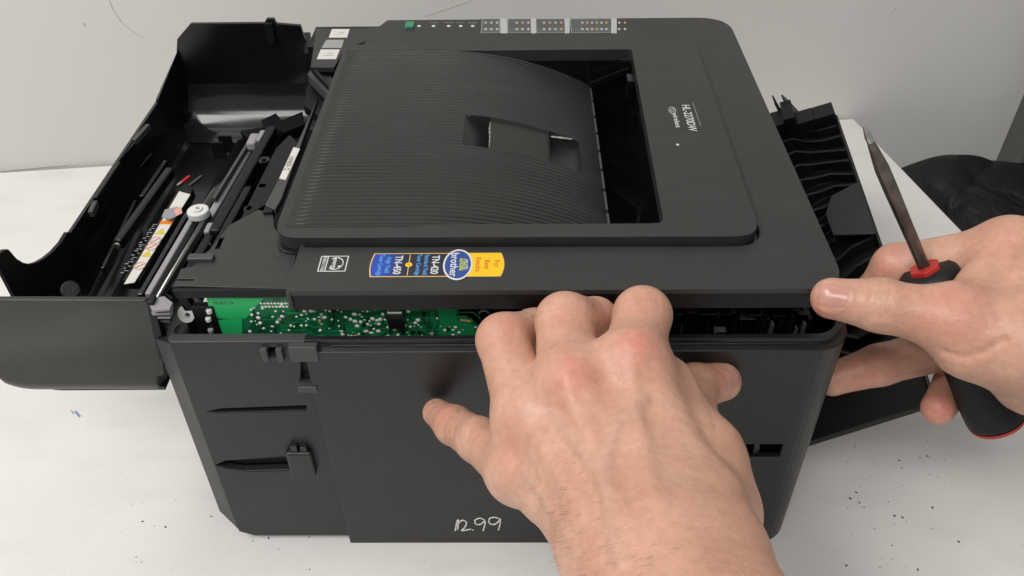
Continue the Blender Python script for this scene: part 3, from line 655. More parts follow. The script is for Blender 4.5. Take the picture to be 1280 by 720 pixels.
A = tp_(262, 282, 168); MB().box(A[0]-2, A[0]+3, A[1]-5, A[1]+3, 163, 168).build('cap_arm', M_lgrey, PR, bevel=.8)
for k in range(7):
    A = tp_(328-k*9, 232+k*14, 172); MB().box(A[0]-2.2, A[0]+2.2, A[1]-2.2, A[1]+2.2, 160, 172-(k % 2)*3).build('guide_tooth', M_black, PR, bevel=.5)
for q in ([(326, 150), (345, 141), (352, 150), (378, 139), (381, 155), (352, 166), (330, 163)], [(300, 163), (330, 158), (333, 168), (310, 172)]):
    plate('latch_bracket', [pz(q, 140)], 132, 140, .5, M_black, PR)
def gear(c_, r, h_, nt_, m):
    q = [(c_[0]+(r if (k//2) % 2 else r*.84)*math.cos(k*math.pi/(2*nt_)), c_[1]+(r if (k//2) % 2 else r*.84)*math.sin(k*math.pi/(2*nt_))) for k in range(4*nt_)]
    plate('gear', [q], c_[2], c_[2]+h_, .2, m, PR); plate('gear_hub', [ell(c_[0], c_[1], r*.35, r*.35, 14)], c_[2]+h_-.3, c_[2]+h_+1.2, .2, m, PR)
gear(tp_(305, 250, 165), 4.2, 3, 13, M_black); gear(tp_(331, 205, 166), 3.6, 3, 12, M_gloss)
rail('dark_rail', (176, 372), (236, 268), 160, M_gloss, w_=2.5, h_=4)
rail('wire_rail', (196, 372), (255, 272), 167.5, M_metal, r=.6)
rail('wire_rail', (286, 262), (334, 178), 167, M_metal, r=.5)
rail('seal_strip', (268, 250), (316, 172), 164, M_grey, w_=2, h_=3)
for k in range(8):
    A = tp_(250+k*9.5, 322-k*17, 166); MB().box(A[0]-1.2, A[0]+1.6, A[1]-.8, A[1]+.8, 160, 166.5).build('guide_rib', M_grey if k % 2 else M_black, PR, bevel=.3)
# stacked grey vanes at the hinge, near end
for k in range(4):
    z = 173-k*3.6; q = pz([(183, 374+k*4), (205, 370+k*5), (216, 378+k*5), (212, 386+k*5), (190, 388+k*4)], z)
    plate('hinge_vane', [q], z-1.3, z, .2, M_lgrey if k < 3 else M_grey, PR)
MB().beam(at(214, 384, 'y', 10), at(204, 430, 'y', 10), 1.6, 1.6).build('hinge_strut', M_grey, PR)
MB().prism([(-66, 175), (-63, 175), (-66, 138), (-71, 138)], 'y', 4.5, 9.5).build('cover_edge', M_black, fc, bevel=.4)
MB().prism([(-56, 178.5), (-52, 177), (-48, 160), (-52, 158), (-55, 168)], 'y', 11, 15).build('frame_prong', M_black, PR, bevel=.4)

# --- open rear cover on the right
A0, A1, B1, B0 = np.array([250, 14, 62.]), np.array([314, 16, 94.]), np.array([341, 292, 101.]), np.array([282, 296, 78.])
def rq(u, v, h=0):                          # u across (0 hinge .. 1 outer), v along (0 near .. 1 far)
    p_ = (A0*(1-u)+A1*u)*(1-v)+(B0*(1-u)+B1*u)*v; n_ = np.cross(A1-A0, B0-A0); n_ /= np.linalg.norm(n_)
    return p_+n_*h*(1 if n_[2] > 0 else -1)
def rslab(name, u0, u1, v0, v1, h0, h1, m, parent, bevel=.4):
    return MB().hexa([rq(u0, v0, h0), rq(u1, v0, h0), rq(u1, v1, h0), rq(u0, v1, h0), rq(u0, v0, h1), rq(u1, v0, h1), rq(u1, v1, h1), rq(u0, v1, h1)]).build(name, m, parent, bevel=bevel)
rc = rslab('rear_cover', -.3, 1.0, 0, 1, -4, 0, M_black, PR)
rslab('cover_rim', .97, 1.0, 0, 1, 0, 5, M_gloss, rc)
for k in range(15):
    v = .16+k*.057; th = .004
    prof_ = [(-.3, 9), (.05, 10), (.22, 11), (.34, 15), (.46, 13), (.6, 7), (.75, 8.5), (.96, 11 if k % 2 else 9)]
    mb = MB(); vs = []
    for (u, h) in prof_:
        h = h*.75
        dv_ = .022*math.sin(u*7+k*.35)
        vs += [rq(u, v-th+dv_, 0), rq(u, v+th+dv_, 0), rq(u, v+th+dv_, h), rq(u, v-th+dv_, h)]
    n_ = len(prof_); fs = [(4*i+j, 4*i+(j+1) % 4, 4*i+4+(j+1) % 4, 4*i+4+j) for i in range(n_-1) for j in range(4)] + [(0, 1, 2, 3), (4*n_-1, 4*n_-2, 4*n_-3, 4*n_-4)]
    mb.add(vs, fs).build('guide_fin', M_black, rc)
for k in range(10):
    v = .2+k*.078; rslab('cross_rib', .3, .31, v, v+.05, 0, 6, M_gloss, rc, 0)
q = [rq(.62, .50, 9), rq(.98, .46, 9), rq(.97, .66, 9), rq(.70, .64, 9), rq(.60, .58, 9)]
n_ = len(q); d_ = rq(0, 0, 1.5)-rq(0, 0, 0)
MB().add([a_ for a_ in q]+[a_+d_ for a_ in q], [tuple(range(n_-1, -1, -1)), tuple(range(n_, 2*n_))]+[(i, (i+1) % n_, n_+(i+1) % n_, n_+i) for i in range(n_)]).build('cover_plate', M_panel, rc, bevel=.3)
# torn looking end with its prongs
for u0, u1, v0, v1, h1 in ((.0, .28, 1.0, 1.03, 10), (.28, .42, .97, 1.04, 16), (.42, .55, .96, 1.05, 21), (.55, .75, .96, 1.02, 14), (.75, .98, .97, 1.03, 12)):
    rslab('end_prong', u0, u1, v0, v1, 0, h1, M_black, rc)
MB().tube([rq(.42, 1.03, 8), rq(.38, 1.05, 20), rq(.37, 1.06, 27)], [1.6, 1.2, .5], 6).build('end_prong', M_black, rc)
MB().tube([rq(.58, 1.02, 10), rq(.5, 1.05, 20), rq(.47, 1.06, 25)], [2.5, 1.8, .6], 6).build('end_prong', M_black, rc)

# ------------------------------------------------------------------ screwdriver
SD = thing('screwdriver', 'screwdriver with black grip, red hexagonal collar and worn grey shaft', 'screwdriver', tuple(pt(1248, 535, 402)))
h0, h1 = pt(1157, 338, 380), pt(1249, 533, 402); ax_ = (h1-h0)/np.linalg.norm(h1-h0); HL = np.linalg.norm(h1-h0); tip = pt(1080, 158, 352)
gr = [(0, 10.5), (.02, 12.6), (.06, 13.9), (.16, 14.2), (.28, 12.0), (.45, 11.0), (.62, 11.8), (.8, 12.9), (.93, 13.0), (.965, 12.2)]
MB().tube([h0+ax_*HL*t for t, r in gr], [r for t, r in gr], 32).build('grip', M_rubber, SD, smooth=True)
MB().tube([h0+ax_*HL*.955, h0+ax_*HL*.975, h0+ax_*HL*.985], [12.75, 12.2, 10], 32).build('end_cap', M_redp, SD)
sd_ = (tip-h0)/np.linalg.norm(tip-h0)
hexv = MB().tube([h0+ax_*1, h0-ax_*2.2], [7.2, 6.8], 6).build('collar', M_redp, SD, bevel=.5)
SLn = np.linalg.norm(tip-h0)
M_shaft = mat('worn_shaft', (.16, .14, .125), .38, metal=.85, mottle=.35, mscale=160)
sh = [(0, 3.0), (.02, 2.6), (.3, 2.7), (.55, 3.0), (.72, 3.0), (.86, 1.9), (.9, 1.5)]
MB().tube([h0-ax_*1.5+(tip-h0+ax_*1.5)*t for t, r in sh], [r for t, r in sh], 12).build('shaft', M_shaft, SD)
MB().tube([h0+(tip-h0)*.89, h0+(tip-h0)*.93, h0+(tip-h0)*.97, tip], [1.5, 1.7, 1.1, .5], 10).build('tip', M_metal, SD)

# ------------------------------------------------------------------ hands
def skin_material():
    m = bpy.data.materials.new('skin'); m.use_nodes = True; nt = m.node_tree; b = nt.nodes['Principled BSDF']
    tc = nt.nodes.new('ShaderNodeTexCoord'); at_ = nt.nodes.new('ShaderNodeAttribute'); at_.attribute_name = 'flush'
    n1 = nt.nodes.new('ShaderNodeTexNoise'); n1.inputs['Scale'].default_value = 55; n1.inputs['Detail'].default_value = 5
    n2 = nt.nodes.new('ShaderNodeTexNoise'); n2.inputs['Scale'].default_value = 330; n2.inputs['Detail'].default_value = 3
    for n_ in (n1, n2): nt.links.new(tc.outputs['Object'], n_.inputs['Vector'])
    r1 = nt.nodes.new('ShaderNodeValToRGB'); nt.links.new(n1.outputs[0], r1.inputs[0])
    r1.color_ramp.elements[0].position = .3; r1.color_ramp.elements[0].color = (.50, .265, .182, 1)
    r1.color_ramp.elements[1].position = .7; r1.color_ramp.elements[1].color = (.585, .335, .243, 1)
    m1 = nt.nodes.new('ShaderNodeMix'); m1.data_type = 'RGBA'; 
    fm = nt.nodes.new('ShaderNodeMapRange'); fm.inputs[1].default_value = .3; fm.inputs[2].default_value = .7; fm.inputs[3].default_value = .35; fm.inputs[4].default_value = 1.0
    n4 = nt.nodes.new('ShaderNodeTexNoise'); n4.inputs['Scale'].default_value = 140; n4.inputs['Detail'].default_value = 5; nt.links.new(tc.outputs['Object'], n4.inputs['Vector']); nt.links.new(n4.outputs[0], fm.inputs[0])
    fx = nt.nodes.new('ShaderNodeMath'); fx.operation = 'MULTIPLY'; nt.links.new(at_.outputs['Fac'], fx.inputs[0]); nt.links.new(fm.outputs[0], fx.inputs[1]); nt.links.new(fx.outputs[0], m1.inputs[0]); nt.links.new(r1.outputs[0], m1.inputs[6]); m1.inputs[7].default_value = (.60, .19, .15, 1)
    av = nt.nodes.new('ShaderNodeAttribute'); av.attribute_name = 'vein'
    m2 = nt.nodes.new('ShaderNodeMix'); m2.data_type = 'RGBA'; nt.links.new(av.outputs['Fac'], m2.inputs[0]); nt.links.new(m1.outputs[2], m2.inputs[6]); m2.inputs[7].default_value = (.42, .29, .22, 1)
    r2 = nt.nodes.new('ShaderNodeMapRange'); nt.links.new(n2.outputs[0], r2.inputs[0]); r2.inputs[1].default_value = .3; r2.inputs[2].default_value = .65; r2.inputs[3].default_value = .92; r2.inputs[4].default_value = 1.05
    sv = nt.nodes.new('ShaderNodeVectorMath'); sv.operation = 'SCALE'; nt.links.new(m2.outputs[2], sv.inputs[0]); nt.links.new(r2.outputs[0], sv.inputs['Scale'])
    nt.links.new(sv.outputs[0], b.inputs['Base Color'])
    b.inputs['Roughness'].default_value = .42; b.inputs['Specular IOR Level'].default_value = .45
    b.inputs['Subsurface Weight'].default_value = .18; b.inputs['Subsurface Radius'].default_value = (1, .35, .2); b.inputs['Subsurface Scale'].default_value = .003
    vo = nt.nodes.new('ShaderNodeTexVoronoi'); vo.feature = 'DISTANCE_TO_EDGE'; vo.inputs['Scale'].default_value = 620; nt.links.new(tc.outputs['Object'], vo.inputs['Vector'])
    nn = nt.nodes.new('ShaderNodeTexNoise'); nn.inputs['Scale'].default_value = 260; nn.inputs['Detail'].default_value = 5; nt.links.new(tc.outputs['Object'], nn.inputs['Vector'])
    ad = nt.nodes.new('ShaderNodeMath'); ad.operation = 'MULTIPLY_ADD'; nt.links.new(vo.outputs['Distance'], ad.inputs[0]); ad.inputs[1].default_value = .6; nt.links.new(nn.outputs[0], ad.inputs[2])
    bp = nt.nodes.new('ShaderNodeBump'); bp.inputs['Strength'].default_value = .42; bp.inputs['Distance'].default_value = .0006; nt.links.new(ad.outputs[0], bp.inputs['Height']); nt.links.new(bp.outputs[0], b.inputs['Normal'])
    return m
M_skin = skin_material()
M_nail = mat('fingernail', (.52, .27, .215), .22, mottle=.06, mscale=200, sss=.2)

class Body:
    """one continuous surface: a distance field of tapered limbs, blended, then meshed"""
    def __init__(s, pts, pad=14, h=1.0):
        P = np.array(pts); s.h = h; s.o = P.min(0)-pad; s.n = np.ceil((P.max(0)+pad-s.o)/h).astype(int)+1
        s.D = np.full(s.n, 60., np.float32)
    def sub(s, P, r):
        lo = np.clip(np.floor((P.min(0)-r-s.o)/s.h).astype(int), 0, s.n-1); hi = np.clip(np.ceil((P.max(0)+r-s.o)/s.h).astype(int)+1, 1, s.n)
        sl = tuple(slice(a_, b_) for a_, b_ in zip(lo, hi))
        g = [(np.arange(sl[i].start, sl[i].stop)*s.h+s.o[i]).astype(np.float32) for i in range(3)]
        return sl, g[0][:, None, None], g[1][None, :, None], g[2][None, None, :]
    @staticmethod
    def cone(X, Y, Z, a, b, ra, rb):
        d = b-a; L2 = d@d+1e-9; t = np.clip(((X-a[0])*d[0]+(Y-a[1])*d[1]+(Z-a[2])*d[2])/L2, 0, 1)
        t2 = t*t*(3-2*t)
        return np.sqrt((X-a[0]-t*d[0])**2+(Y-a[1]-t*d[1])**2+(Z-a[2]-t*d[2])**2)-(ra+(rb-ra)*t2)
    @staticmethod
    def smin(a, b, k):
        h_ = np.maximum(k-np.abs(a-b), 0)/k; return np.minimum(a, b)-h_*h_*k*.25
    def palm(s, segs, k):
        for a, b, ra, rb in segs:
            sl, X_, Y_, Z_ = s.sub(np.array([a, b]), max(ra, rb)+k+8); s.D[sl] = s.smin(s.D[sl], s.cone(X_, Y_, Z_, a, b, ra, rb), k)
    def finger(s, base, chain, k, kj=3.0):
        P = np.array([c_[0] for c_ in chain]); R0 = max(c_[1] for c_ in chain); sl, X_, Y_, Z_ = s.sub(P, R0+k+8); d = None
        for (a, ra), (b, rb) in zip(chain[:-1], chain[1:]):
            e = s.cone(X_, Y_, Z_, a, b, ra, rb); d = e if d is None else s.smin(d, e, kj)
        s.D[sl] = s.smin(s.D[sl], s.smin(base[sl], d, k), 1.2)
    def line(s, pts, h_, sg, off=0):         # raised (h>0) or sunk (h<0) line near the surface
        P = np.array(pts); sl, X_, Y_, Z_ = s.sub(P, sg*3+3); d = None
        for a, b in zip(P[:-1], P[1:]):
            e = s.cone(X_, Y_, Z_, a, b, 0, 0); d = e if d is None else np.minimum(d, e)
        s.D[sl] -= h_*np.exp(-(d/sg)**2)
    def sample(s, p):
        q = (np.asarray(p)-s.o)/s.h; i = np.clip(np.floor(q).astype(int), 0, s.n-2); f = np.clip(q-i, 0, 1); v = 0
        for dx in (0, 1):
            for dy in (0, 1):
                for dz in (0, 1):
                    w_ = (f[..., 0] if dx else 1-f[..., 0])*(f[..., 1] if dy else 1-f[..., 1])*(f[..., 2] if dz else 1-f[..., 2])
                    v = v+w_*s.D[i[..., 0]+dx, i[..., 1]+dy, i[..., 2]+dz]
        return v
    def hit(s, px, py, dmin=150):            # where the sight line of that pixel meets the surface
        d = ray(px, py); d = d/np.linalg.norm(d); t = dmin
        while t < 900:
            p = CAM+d*t
            if np.all(p > s.o) and np.all(p < s.o+(s.n-1)*s.h) and s.sample(p) < 0: return p
            t += .25
        return None
    def grad(s, p):
        e = 1.2; return np.array([s.sample(p+np.array(v)*e)-s.sample(p-np.array(v)*e) for v in ((1, 0, 0), (0, 1, 0), (0, 0, 1))])
    def mesh(s, name, m, flush, veins):
        D = s.D; inn = D < 0; nx, ny, nz = s.n
        c8 = [(i, j, k) for i in (0, 1) for j in (0, 1) for k in (0, 1)]
        v8 = {c_: D[c_[0]:nx-1+c_[0], c_[1]:ny-1+c_[1], c_[2]:nz-1+c_[2]] for c_ in c8}
        cnt = sum((v8[c_] < 0).astype(np.int8) for c_ in c8); mask = (cnt > 0) & (cnt < 8)
        cells = np.argwhere(mask); idx = -np.ones(mask.shape, np.int64); idx[mask] = np.arange(len(cells))
        pos = np.zeros((len(cells), 3)); num = np.zeros(len(cells)); vals = {c_: v8[c_][mask].astype(float) for c_ in c8}
        for a in c8:
            for ax in range(3):
                if a[ax] == 0:
                    b = list(a); b[ax] = 1; b = tuple(b); va, vb = vals[a], vals[b]; cr_ = (va < 0) != (vb < 0)
                    t = np.where(cr_, va/np.where(cr_, va-vb, 1), 0); q = np.array(a, float)[None, :].repeat(len(cells), 0); q[:, ax] = t
                    pos += q*cr_[:, None]; num += cr_
        pos = (pos/num[:, None]+cells)*s.h+s.o
        quads = []
        for ax in range(3):
            u, v = (ax+1) % 3, (ax+2) % 3; sl0 = [slice(None)]*3; sl1 = [slice(None)]*3; sl0[ax] = slice(0, -1); sl1[ax] = slice(1, None)
            ch_ = inn[tuple(sl0)] != inn[tuple(sl1)]; e = np.argwhere(ch_); e = e[(e[:, u] > 0) & (e[:, v] > 0) & (e[:, u] < s.n[u]-1) & (e[:, v] < s.n[v]-1)]
            sgn = inn[e[:, 0], e[:, 1], e[:, 2]]
            q = []
            for du, dv_ in ((-1, -1), (0, -1), (0, 0), (-1, 0)):
                c_ = e.copy(); c_[:, u] += du; c_[:, v] += dv_; q.append(idx[c_[:, 0], c_[:, 1], c_[:, 2]])
            q = np.stack(q, 1); q[~sgn] = q[~sgn][:, ::-1]; quads.append(q)
        quads = np.concatenate(quads); quads = quads[(quads >= 0).all(1)]
        for _ in range(1):                   # settle the vertices on the surface
            g = np.stack([s.sample(pos+np.array(v)*.7)-s.sample(pos-np.array(v)*.7) for v in ((1, 0, 0), (0, 1, 0), (0, 0, 1))], 1)/1.4
            d = s.sample(pos); pos = pos-g*(d/np.maximum((g*g).sum(1), .2))[:, None]*.8
        me = bpy.data.meshes.new(name); me.vertices.add(len(pos)); me.vertices.foreach_set('co', (pos*S).astype(np.float32).ravel())
        me.loops.add(quads.size); me.loops.foreach_set('vertex_index', quads.ravel().astype(np.int32))
        me.polygons.add(len(quads)); me.polygons.foreach_set('loop_start', np.arange(0, quads.size, 4, dtype=np.int32))
        me.polygons.foreach_set('use_smooth', np.ones(len(quads), bool)); me.update(calc_edges=True); me.validate()
        fl_ = np.zeros(len(pos))
        for c_, r, w_ in flush: fl_ += w_*np.exp(-(((pos-c_)**2).sum(1))/r**2)
        a_ = me.attributes.new('flush', 'FLOAT', 'POINT'); a_.data.foreach_set('value', np.clip(fl_, 0, 1).astype(np.float32))
        vn = np.zeros(len(pos))
        for pl_ in veins:
            for a, b in zip(pl_[:-1], pl_[1:]):
                d = b-a; t = np.clip(((pos-a)@d)/(d@d+1e-9), 0, 1); vn = np.maximum(vn, np.exp(-(((pos-a-t[:, None]*d)**2).sum(1))/2.6**2))
        a_ = me.attributes.new('vein', 'FLOAT', 'POINT'); a_.data.foreach_set('value', (vn*.28).astype(np.float32))
        return link(name, me, m)
    def nail_fold(s, c, along, out, L, W):   # the skin fold round a nail
        out = out/np.linalg.norm(out); along = along-out*(along@out); along /= np.linalg.norm(along); side = np.cross(along, out); P = []
        for k in range(0, 17):
            t = math.pi*(.5+k/16); a_, b_ = math.cos(t)*(L/2+.9), math.sin(t)*(W/2+.9)
            p = c+along*a_+side*b_+out*6; t_ = 0
            while t_ < 14 and s.sample(p) > 0: p = p-out*.1; t_ += .1
            P.append(p)
        P = [P[0]+along*L*.3]+P+[P[-1]+along*L*.3]
        s.line(P, .7, 1.1)
    def nail(s, c, along, out, L, W, parent, lift=.25):   # curved plate laid on the surface at c
        out = out/np.linalg.norm(out); along = along-out*(along@out); along /= np.linalg.norm(along); side = np.cross(along, out); V = []; nu, nv = 13, 11
        for i in range(nu):
            for j in range(nv):
                u = -1+2*i/(nu-1); v = -1+2*j/(nv-1)
                sq = math.sqrt(max(0, 1-.38*u*u*(1 if u < 0 else .9))); a_ = u*L/2; b_ = v*W/2*sq
                p = c+along*a_+side*b_+out*7; t = 0
                while t < 16 and s.sample(p) > 0: p = p-out*.2; t += .2
                V.append(p+out*(lift if abs(u) < .99 and abs(v) < .99 else -.35))
        f = [(i*nv+j, (i+1)*nv+j, (i+1)*nv+j+1, i*nv+j+1) for i in range(nu-1) for j in range(nv-1)]
        mb = MB().add(V, f); o = mb.build('fingernail', M_nail, parent, smooth=True)
        return o

# --- the hand at the front, fingers hooked over the panel's edge
J = {k: pt(*v) for k, v in dict(
    i1=(790, 458, 322), i2=(803, 394, 346), i3=(802, 398, 366), i4=(800, 420, 382),
    m1=(712, 482, 321), m2=(706, 402, 347), m3=(744, 400, 365), m4=(764, 420, 382),
    r1=(660, 525, 327), r2=(629, 425, 352), r3=(668, 412, 370), r4=(692, 428, 384),
    p1=(648, 590, 326), p2=(598, 550, 356), p3=(568, 532, 378), p4=(546, 516, 396),
    t0=(884, 640, 300), t1=(858, 535, 348), t2=(868, 484, 376), t3=(902, 477, 388), wa=(834, 482, 333), wb=(876, 575, 310), wc=(815, 530, 318),
    wi=(884, 692, 266), wm=(830, 695, 262), wp=(765, 690, 272), fi=(1010, 960, 196), fp=(890, 960, 200), fm=(950, 960, 194), ii=(1060, 1120, 170), pp=(960, 1120, 172),
    ib=(868, 640, 284), mb=(826, 640, 278), rb=(784, 645, 280), pb=(742, 650, 286)).items()}
H = Body(list(J.values())[:-6] + [J['fi'], J['fp'], J['fm']], pad=26, h=1.0)
palm = [(J['i1'], J['ib'], 11.5, 15), (J['m1'], J['mb'], 12, 15.5), (J['r1'], J['rb'], 11.5, 15), (J['p1'], J['pb'], 10.5, 14),
        (J['i1'], J['m1'], 10.5, 10.5), (J['m1'], J['r1'], 10.5, 10), (J['r1'], J['p1'], 10, 9.5),
        (J['ib'], J['wi'], 16, 17.5), (J['mb'], J['wm'], 16, 18), (J['rb'], J['wm'], 15, 17), (J['pb'], J['wp'], 14, 16),
        (J['wi'], J['fi'], 17, 20), (J['wp'], J['fp'], 16, 20), (J['wm'], J['fm'], 18, 22),
        (J['t0'], J['t1'], 17, 12), (J['t1'], J['i1'], 10, 9), (J['wa'], J['wb'], 10.5, 13), (J['wb'], J['t0'], 13, 15), (J['wc'], J['wb'], 11, 13), (J['i1'], J['wc'], 11.5, 12), (J['t0'], J['ib'], 15, 14)]
H.palm(palm, 9.0)
base = H.D.copy()
H.finger(base, [(J['i1'], 12.2), (J['i2'], 11.6), (J['i3'], 9.6), (J['i4'], 8)], 6)
H.finger(base, [(J['m1'], 12.4), (J['m2'], 11.9), (J['m3'], 9.6), (J['m4'], 8)], 6)
H.finger(base, [(J['r1'], 12), (J['r2'], 11), (J['r3'], 9.0), (J['r4'], 7.8)], 6)
H.finger(base, [(J['p1'], 11), (J['p2'], 9.4), (J['p3'], 8.6), (J['p4'], 6.7)], 6)
H.finger(base, [(J['t1'], 12), (J['t2'], 10.3), (J['t3'], 9.0)], 6)
def surf(B, lst): return [q for q in (B.hit(*a_) for a_ in lst) if q is not None]
tend = [[(790, 470), (800, 540), (815, 620)], [(714, 500), (745, 570), (780, 650)], [(665, 540), (705, 600), (750, 670)]]
for t in tend: H.line(surf(H, t), 1.35, 3.8)
for t in ([(752, 480), (768, 540), (790, 620)], [(690, 510), (718, 570), (752, 640)], [(640, 560), (672, 620), (715, 680)]): H.line(surf(H, t), -.8, 4.2)
for q, hh_, sg_ in (((795, 432), 1.6, 7), ((712, 468), 1.5, 7), ((655, 520), 1.3, 6.5), ((632, 585), 1.0, 6)): p_ = H.hit(*q); H.line([p_, p_+np.array([0, 0, .5])], hh_, sg_)
vein_px = [[(805, 500), (775, 525), (760, 565), (755, 610), (762, 650), (775, 705)], [(692, 522), (718, 552), (738, 580), (755, 610)], [(655, 590), (690, 640), (720, 690)]]
veins = [surf(H, v) for v in vein_px]
for v in veins: H.line(v, 1.25, 2.1)
for k in range(9):                           # fine creases at wrist and at the joints
    y0 = 625+k*11; H.line(surf(H, [(640+k*8, y0), (665+k*8, y0-6), (690+k*8, y0+1)]), -.4, .9)
for cxk, cyk, wk in ((803, 380, 20), (706, 385, 20), (628, 412, 16)):
    for dy_ in (-7, 0, 7): H.line(surf(H, [(cxk-wk, cyk+dy_+2), (cxk, cyk+dy_), (cxk+wk, cyk+dy_+2)]), -.42, 1.0)
for xk in (560, 572, 590): H.line(surf(H, [(xk+4, 500+(xk-545)*.3), (xk, 520+(xk-545)*.3), (xk-6, 540+(xk-545)*.3)]), -.42, 1.0)
fl = [(H.hit(800, 427), 9, .85), (H.hit(716, 464), 10, .7), (H.hit(628, 412), 9, .4), (H.hit(548, 518), 9, .55), (H.hit(705, 390), 9, .35), (H.hit(803, 385), 9, .35), (H.hit(905, 478), 9, .5), (H.hit(640, 560), 10, .3)]
hl = H.mesh('hand', M_skin, fl, veins)
tag(hl, 'bare hand with bent fingers hooked over the front side panel, back towards the camera', 'hand', 'two bare hands at work on the printer')
c_ = H.hit(917, 474)
if c_ is not None: H.nail(c_, J['t3']-J['t2']+rt*6, H.grad(c_)+rt*.9, 10, 11, hl)
c_ = H.hit(536, 507)
if c_ is not None: H.nail(c_, J['p4']-J['p3'], H.grad(c_)*.6-rt*.8+up*.5, 7, 7, hl)

hair = MB()
for _ in range(150):
    px, py = random.choice([(random.gauss(900, 45), random.gauss(690, 40)), (random.gauss(760, 60), random.gauss(690, 25)), (random.gauss(700, 25), random.gauss(650, 40))])
    if py > 760: continue
    p_ = H.hit(px, py)
    if p_ is None: continue
    g_ = H.grad(p_); g_ /= np.linalg.norm(g_)+1e-9
    if g_@fw > -.15: continue
    d_ = -rt*random.uniform(.3, .8)-up*random.uniform(.2, .6)+g_*.3; d_ /= np.linalg.norm(d_); L_h = random.uniform(2.5, 5.5)
    hair.tube([p_-g_*.2, p_+d_*L_h*.5+g_*.15, p_+d_*L_h-g_*.1], [.034, .028, .01], 3, caps=False)
o = hair.build('arm_hair', mat('brown_hair', (.10, .06, .035), .5), hl); o['kind'] = 'stuff'

# --- the hand at the right, thumb on the corner and fingers round the screwdriver
K = {k: pt(*v) for k, v in dict(
    t3=(1040, 373, 362), t2=(1102, 382, 358), t1=(1192, 400, 352), t0=(1290, 430, 346),
    i1=(1262, 316, 374), i2=(1120, 333, 400), i3=(1092, 368, 412), i4=(1135, 392, 402),
    m1=(1285, 372, 392), m2=(1190, 432, 415), m3=(1100, 456, 424), m4=(1040, 474, 430),
    r1=(1300, 430, 398), r2=(1225, 452, 430), r3=(1192, 478, 420), r4=(1173, 510, 408),
    pa=(1340, 350, 370), pb=(1330, 440, 360), pc=(1290, 478, 366), pd=(1350, 490, 372), w1=(1480, 380, 380), w2=(1480, 470, 376), w3=(1700, 400, 400), we=(1296, 375, 364), th=(1213, 430, 352)).items()}
G = Body([v for v in K.values()], pad=26, h=1.0)
pal = [(K['t1'], K['t0'], 12.5, 18), (K['t0'], K['pb'], 19, 20), (K['i1'], K['pa'], 12.5, 20), (K['m1'], K['pb'], 12, 20), (K['r1'], K['pd'], 11, 16), (K['t0'], K['pc'], 16, 11), (K['pc'], K['pd'], 11, 15),
       (K['i1'], K['m1'], 11, 11), (K['pa'], K['w1'], 20, 20), (K['pb'], K['w2'], 20, 20), (K['pd'], K['w2'], 16, 18), (K['w1'], K['w3'], 21, 26), (K['w2'], K['w3'], 21, 26), (K['t1'], K['i1'], 9, 11), (K['i1'], K['we'], 13, 17), (K['t0'], K['we'], 17, 17), (K['t1'], K['th'], 12, 11), (K['th'], K['pc'], 11, 11), (K['th'], K['t0'], 11, 17)]
G.palm(pal, 9.0)
base = G.D.copy()
G.finger(base, [(K['i1'], 12.6), (K['i2'], 10.6), (K['i3'], 9.2), (K['i4'], 8)], 6)
G.finger(base, [(K['m1'], 12), (K['m2'], 11.0), (K['m3'], 10.2), (K['m4'], 8.6)], 6)
G.finger(base, [(K['r1'], 11), (K['r2'], 9.8), (K['r3'], 8.8), (K['r4'], 8.0)], 6)
G.finger(base, [(K['t1'], 12.8), (K['t2'], 11.2), (K['t3'], 8.9)], 6)
for xk in (1090, 1097, 1104, 1112): G.line(surf(G, [(xk+2, 362), (xk-3, 378), (xk, 398)]), -1.1, .9)
G.line(surf(G, [(1180, 440), (1205, 447), (1230, 440), (1255, 425)]), -1.1, 1.6)
G.line(surf(G, [(1190, 380), (1215, 350), (1245, 320), (1262, 300)]), -.9, 2.0)
fl2 = [(q, r, w_) for q, r, w_ in ((G.hit(1030, 380), 8, .5), (G.hit(1195, 385), 14, .5), (G.hit(1173, 512), 10, 1.0), (G.hit(1080, 460), 14, .55), (G.hit(1250, 300), 12, .3), (G.hit(1110, 330), 10, .5)) if q is not None]
c_ = G.hit(1041, 369); ga = G.grad(c_)
G.nail_fold(c_, K['t3']-K['t2'], ga, 13.5, 11.5)
hr = G.mesh('hand', M_skin, fl2, [])
tag(hr, 'bare hand at the right gripping the screwdriver, its thumb on the cover corner', 'hand', 'two bare hands at work on the printer')
G.nail(c_, K['t3']-K['t2'], ga, 13.5, 11.5, hr, lift=.35)

# ------------------------------------------------------------------ beyond the table
jk = MB(); nx, nz = 160, 60; vs = []
for i in range(nx):
    for j in range(nz):
        u, v = i/(nx-1), j/(nz-1)
        x = 452+u*540; top = at(1128+u*200, 203-9*math.sin(u*7), 'y', 440)[2] if False else -14+9*math.sin(u*9)+6*math.sin(u*23)
        ang = v*math.pi*.95; y_ = 395-90*math.sin(ang)*1.0-60*v; z_ = top-95+95*math.cos(ang*.75)
        w_ = 13*(abs(math.sin(u*17+v*5+1.5*math.sin(v*5+u*3)))**.6)+5*abs(math.sin(u*29-v*9+math.sin(u*11)))+3*math.sin(v*22+u*13)
        vs.append((x, y_-w_*.5, z_+w_*.6))
jk.add(vs, [(i*nz+j, (i+1)*nz+j, (i+1)*nz+j+1, i*nz+j+1) for i in range(nx-1) for j in range(nz-1)])
M_cloth = mat('black_nylon', (.005, .005, .006), .5, spec=.3)
nt = M_cloth.node_tree; tcn = nt.nodes.new('ShaderNodeTexCoord'); nz_ = nt.nodes.new('ShaderNodeTexNoise'); nz_.inputs['Scale'].default_value = 22; nz_.inputs['Detail'].default_value = 7; nz_.inputs['Distortion'].default_value = 1.2
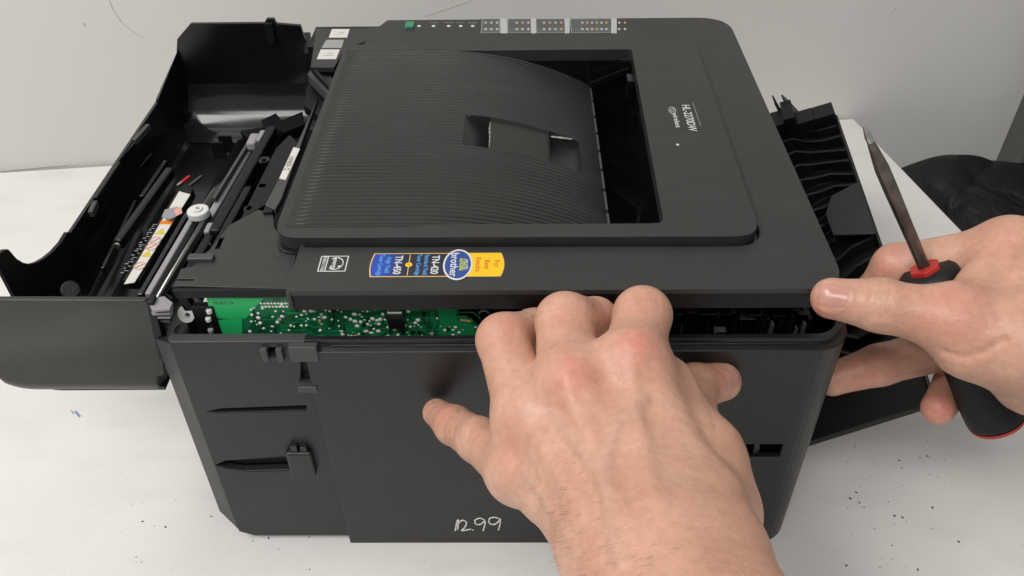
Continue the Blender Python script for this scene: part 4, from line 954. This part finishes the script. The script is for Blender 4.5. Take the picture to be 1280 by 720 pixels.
nt.links.new(tcn.outputs['Object'], nz_.inputs['Vector']); bp_ = nt.nodes.new('ShaderNodeBump'); bp_.inputs['Strength'].default_value = .9; bp_.inputs['Distance'].default_value = .012
nt.links.new(nz_.outputs[0], bp_.inputs['Height']); nt.links.new(bp_.outputs[0], nt.nodes['Principled BSDF'].inputs['Normal'])
o = jk.build('jacket', M_cloth, None, smooth=True, fix=False); sm = o.modifiers.new('thick', 'SOLIDIFY'); sm.thickness = .003
tag(o, 'crumpled black fabric garment lying beyond the right edge of the white table', 'clothing')
pa_ = at(1262, 196, 'y', 470); 
cb = MB().box(pa_[0]+3, pa_[0]+260, 455, 530, -740, 240).build('cabinet', mat('grey_cabinet', (.10, .10, .095), .6, mottle=.05), None, bevel=2)
tag(cb, 'dark grey upright panel at the right edge of the picture, in front of wall', 'cabinet')

A = at(94, 514, 'z', 0); B = at(100, 521, 'z', 0)
mk = MB().beam(A+[0, 0, .03], B+[0, 0, .03], 1.6, .08).beam(A+[-3, 1, .03], B+[-5, 2, .03], .7, .08).build('ink_mark', mat('blue_ink', (.22, .26, .45), .6, mottle=.3, mscale=300), tb)
# crumbs and marks on the table
db = MB()
for _ in range(70):
    if random.random() < .65: px, py = random.uniform(1040, 1200), random.uniform(545, 715)
    else: px, py = random.uniform(150, 420), random.uniform(620, 715)
    p = at(px, py, 'z', 0); r = random.choice([.3, .4, .5, .9]); t = random.uniform(0, 3.1); u = np.array([math.cos(t), math.sin(t), 0]); v = np.array([-u[1], u[0], 0]); e = random.uniform(.3, .6)
    db.hexa([p-u*r-v*r*e+[0, 0, -.05], p+u*r-v*r*e+[0, 0, -.05], p+u*r*.8+v*r*e+[0, 0, -.05], p-u*r*.7+v*r*e+[0, 0, -.05], p-u*r*.8-v*r*e*.7+[0, 0, .3], p+u*r*.7-v*r*e*.7+[0, 0, .3], p+u*r*.6+v*r*e*.6+[0, 0, .3], p-u*r*.5+v*r*e*.6+[0, 0, .3]])
o = db.build('debris', M_chip); o['kind'] = 'stuff'; o['label'] = 'scattered dark crumbs of debris on the white table top'; o['category'] = 'debris'
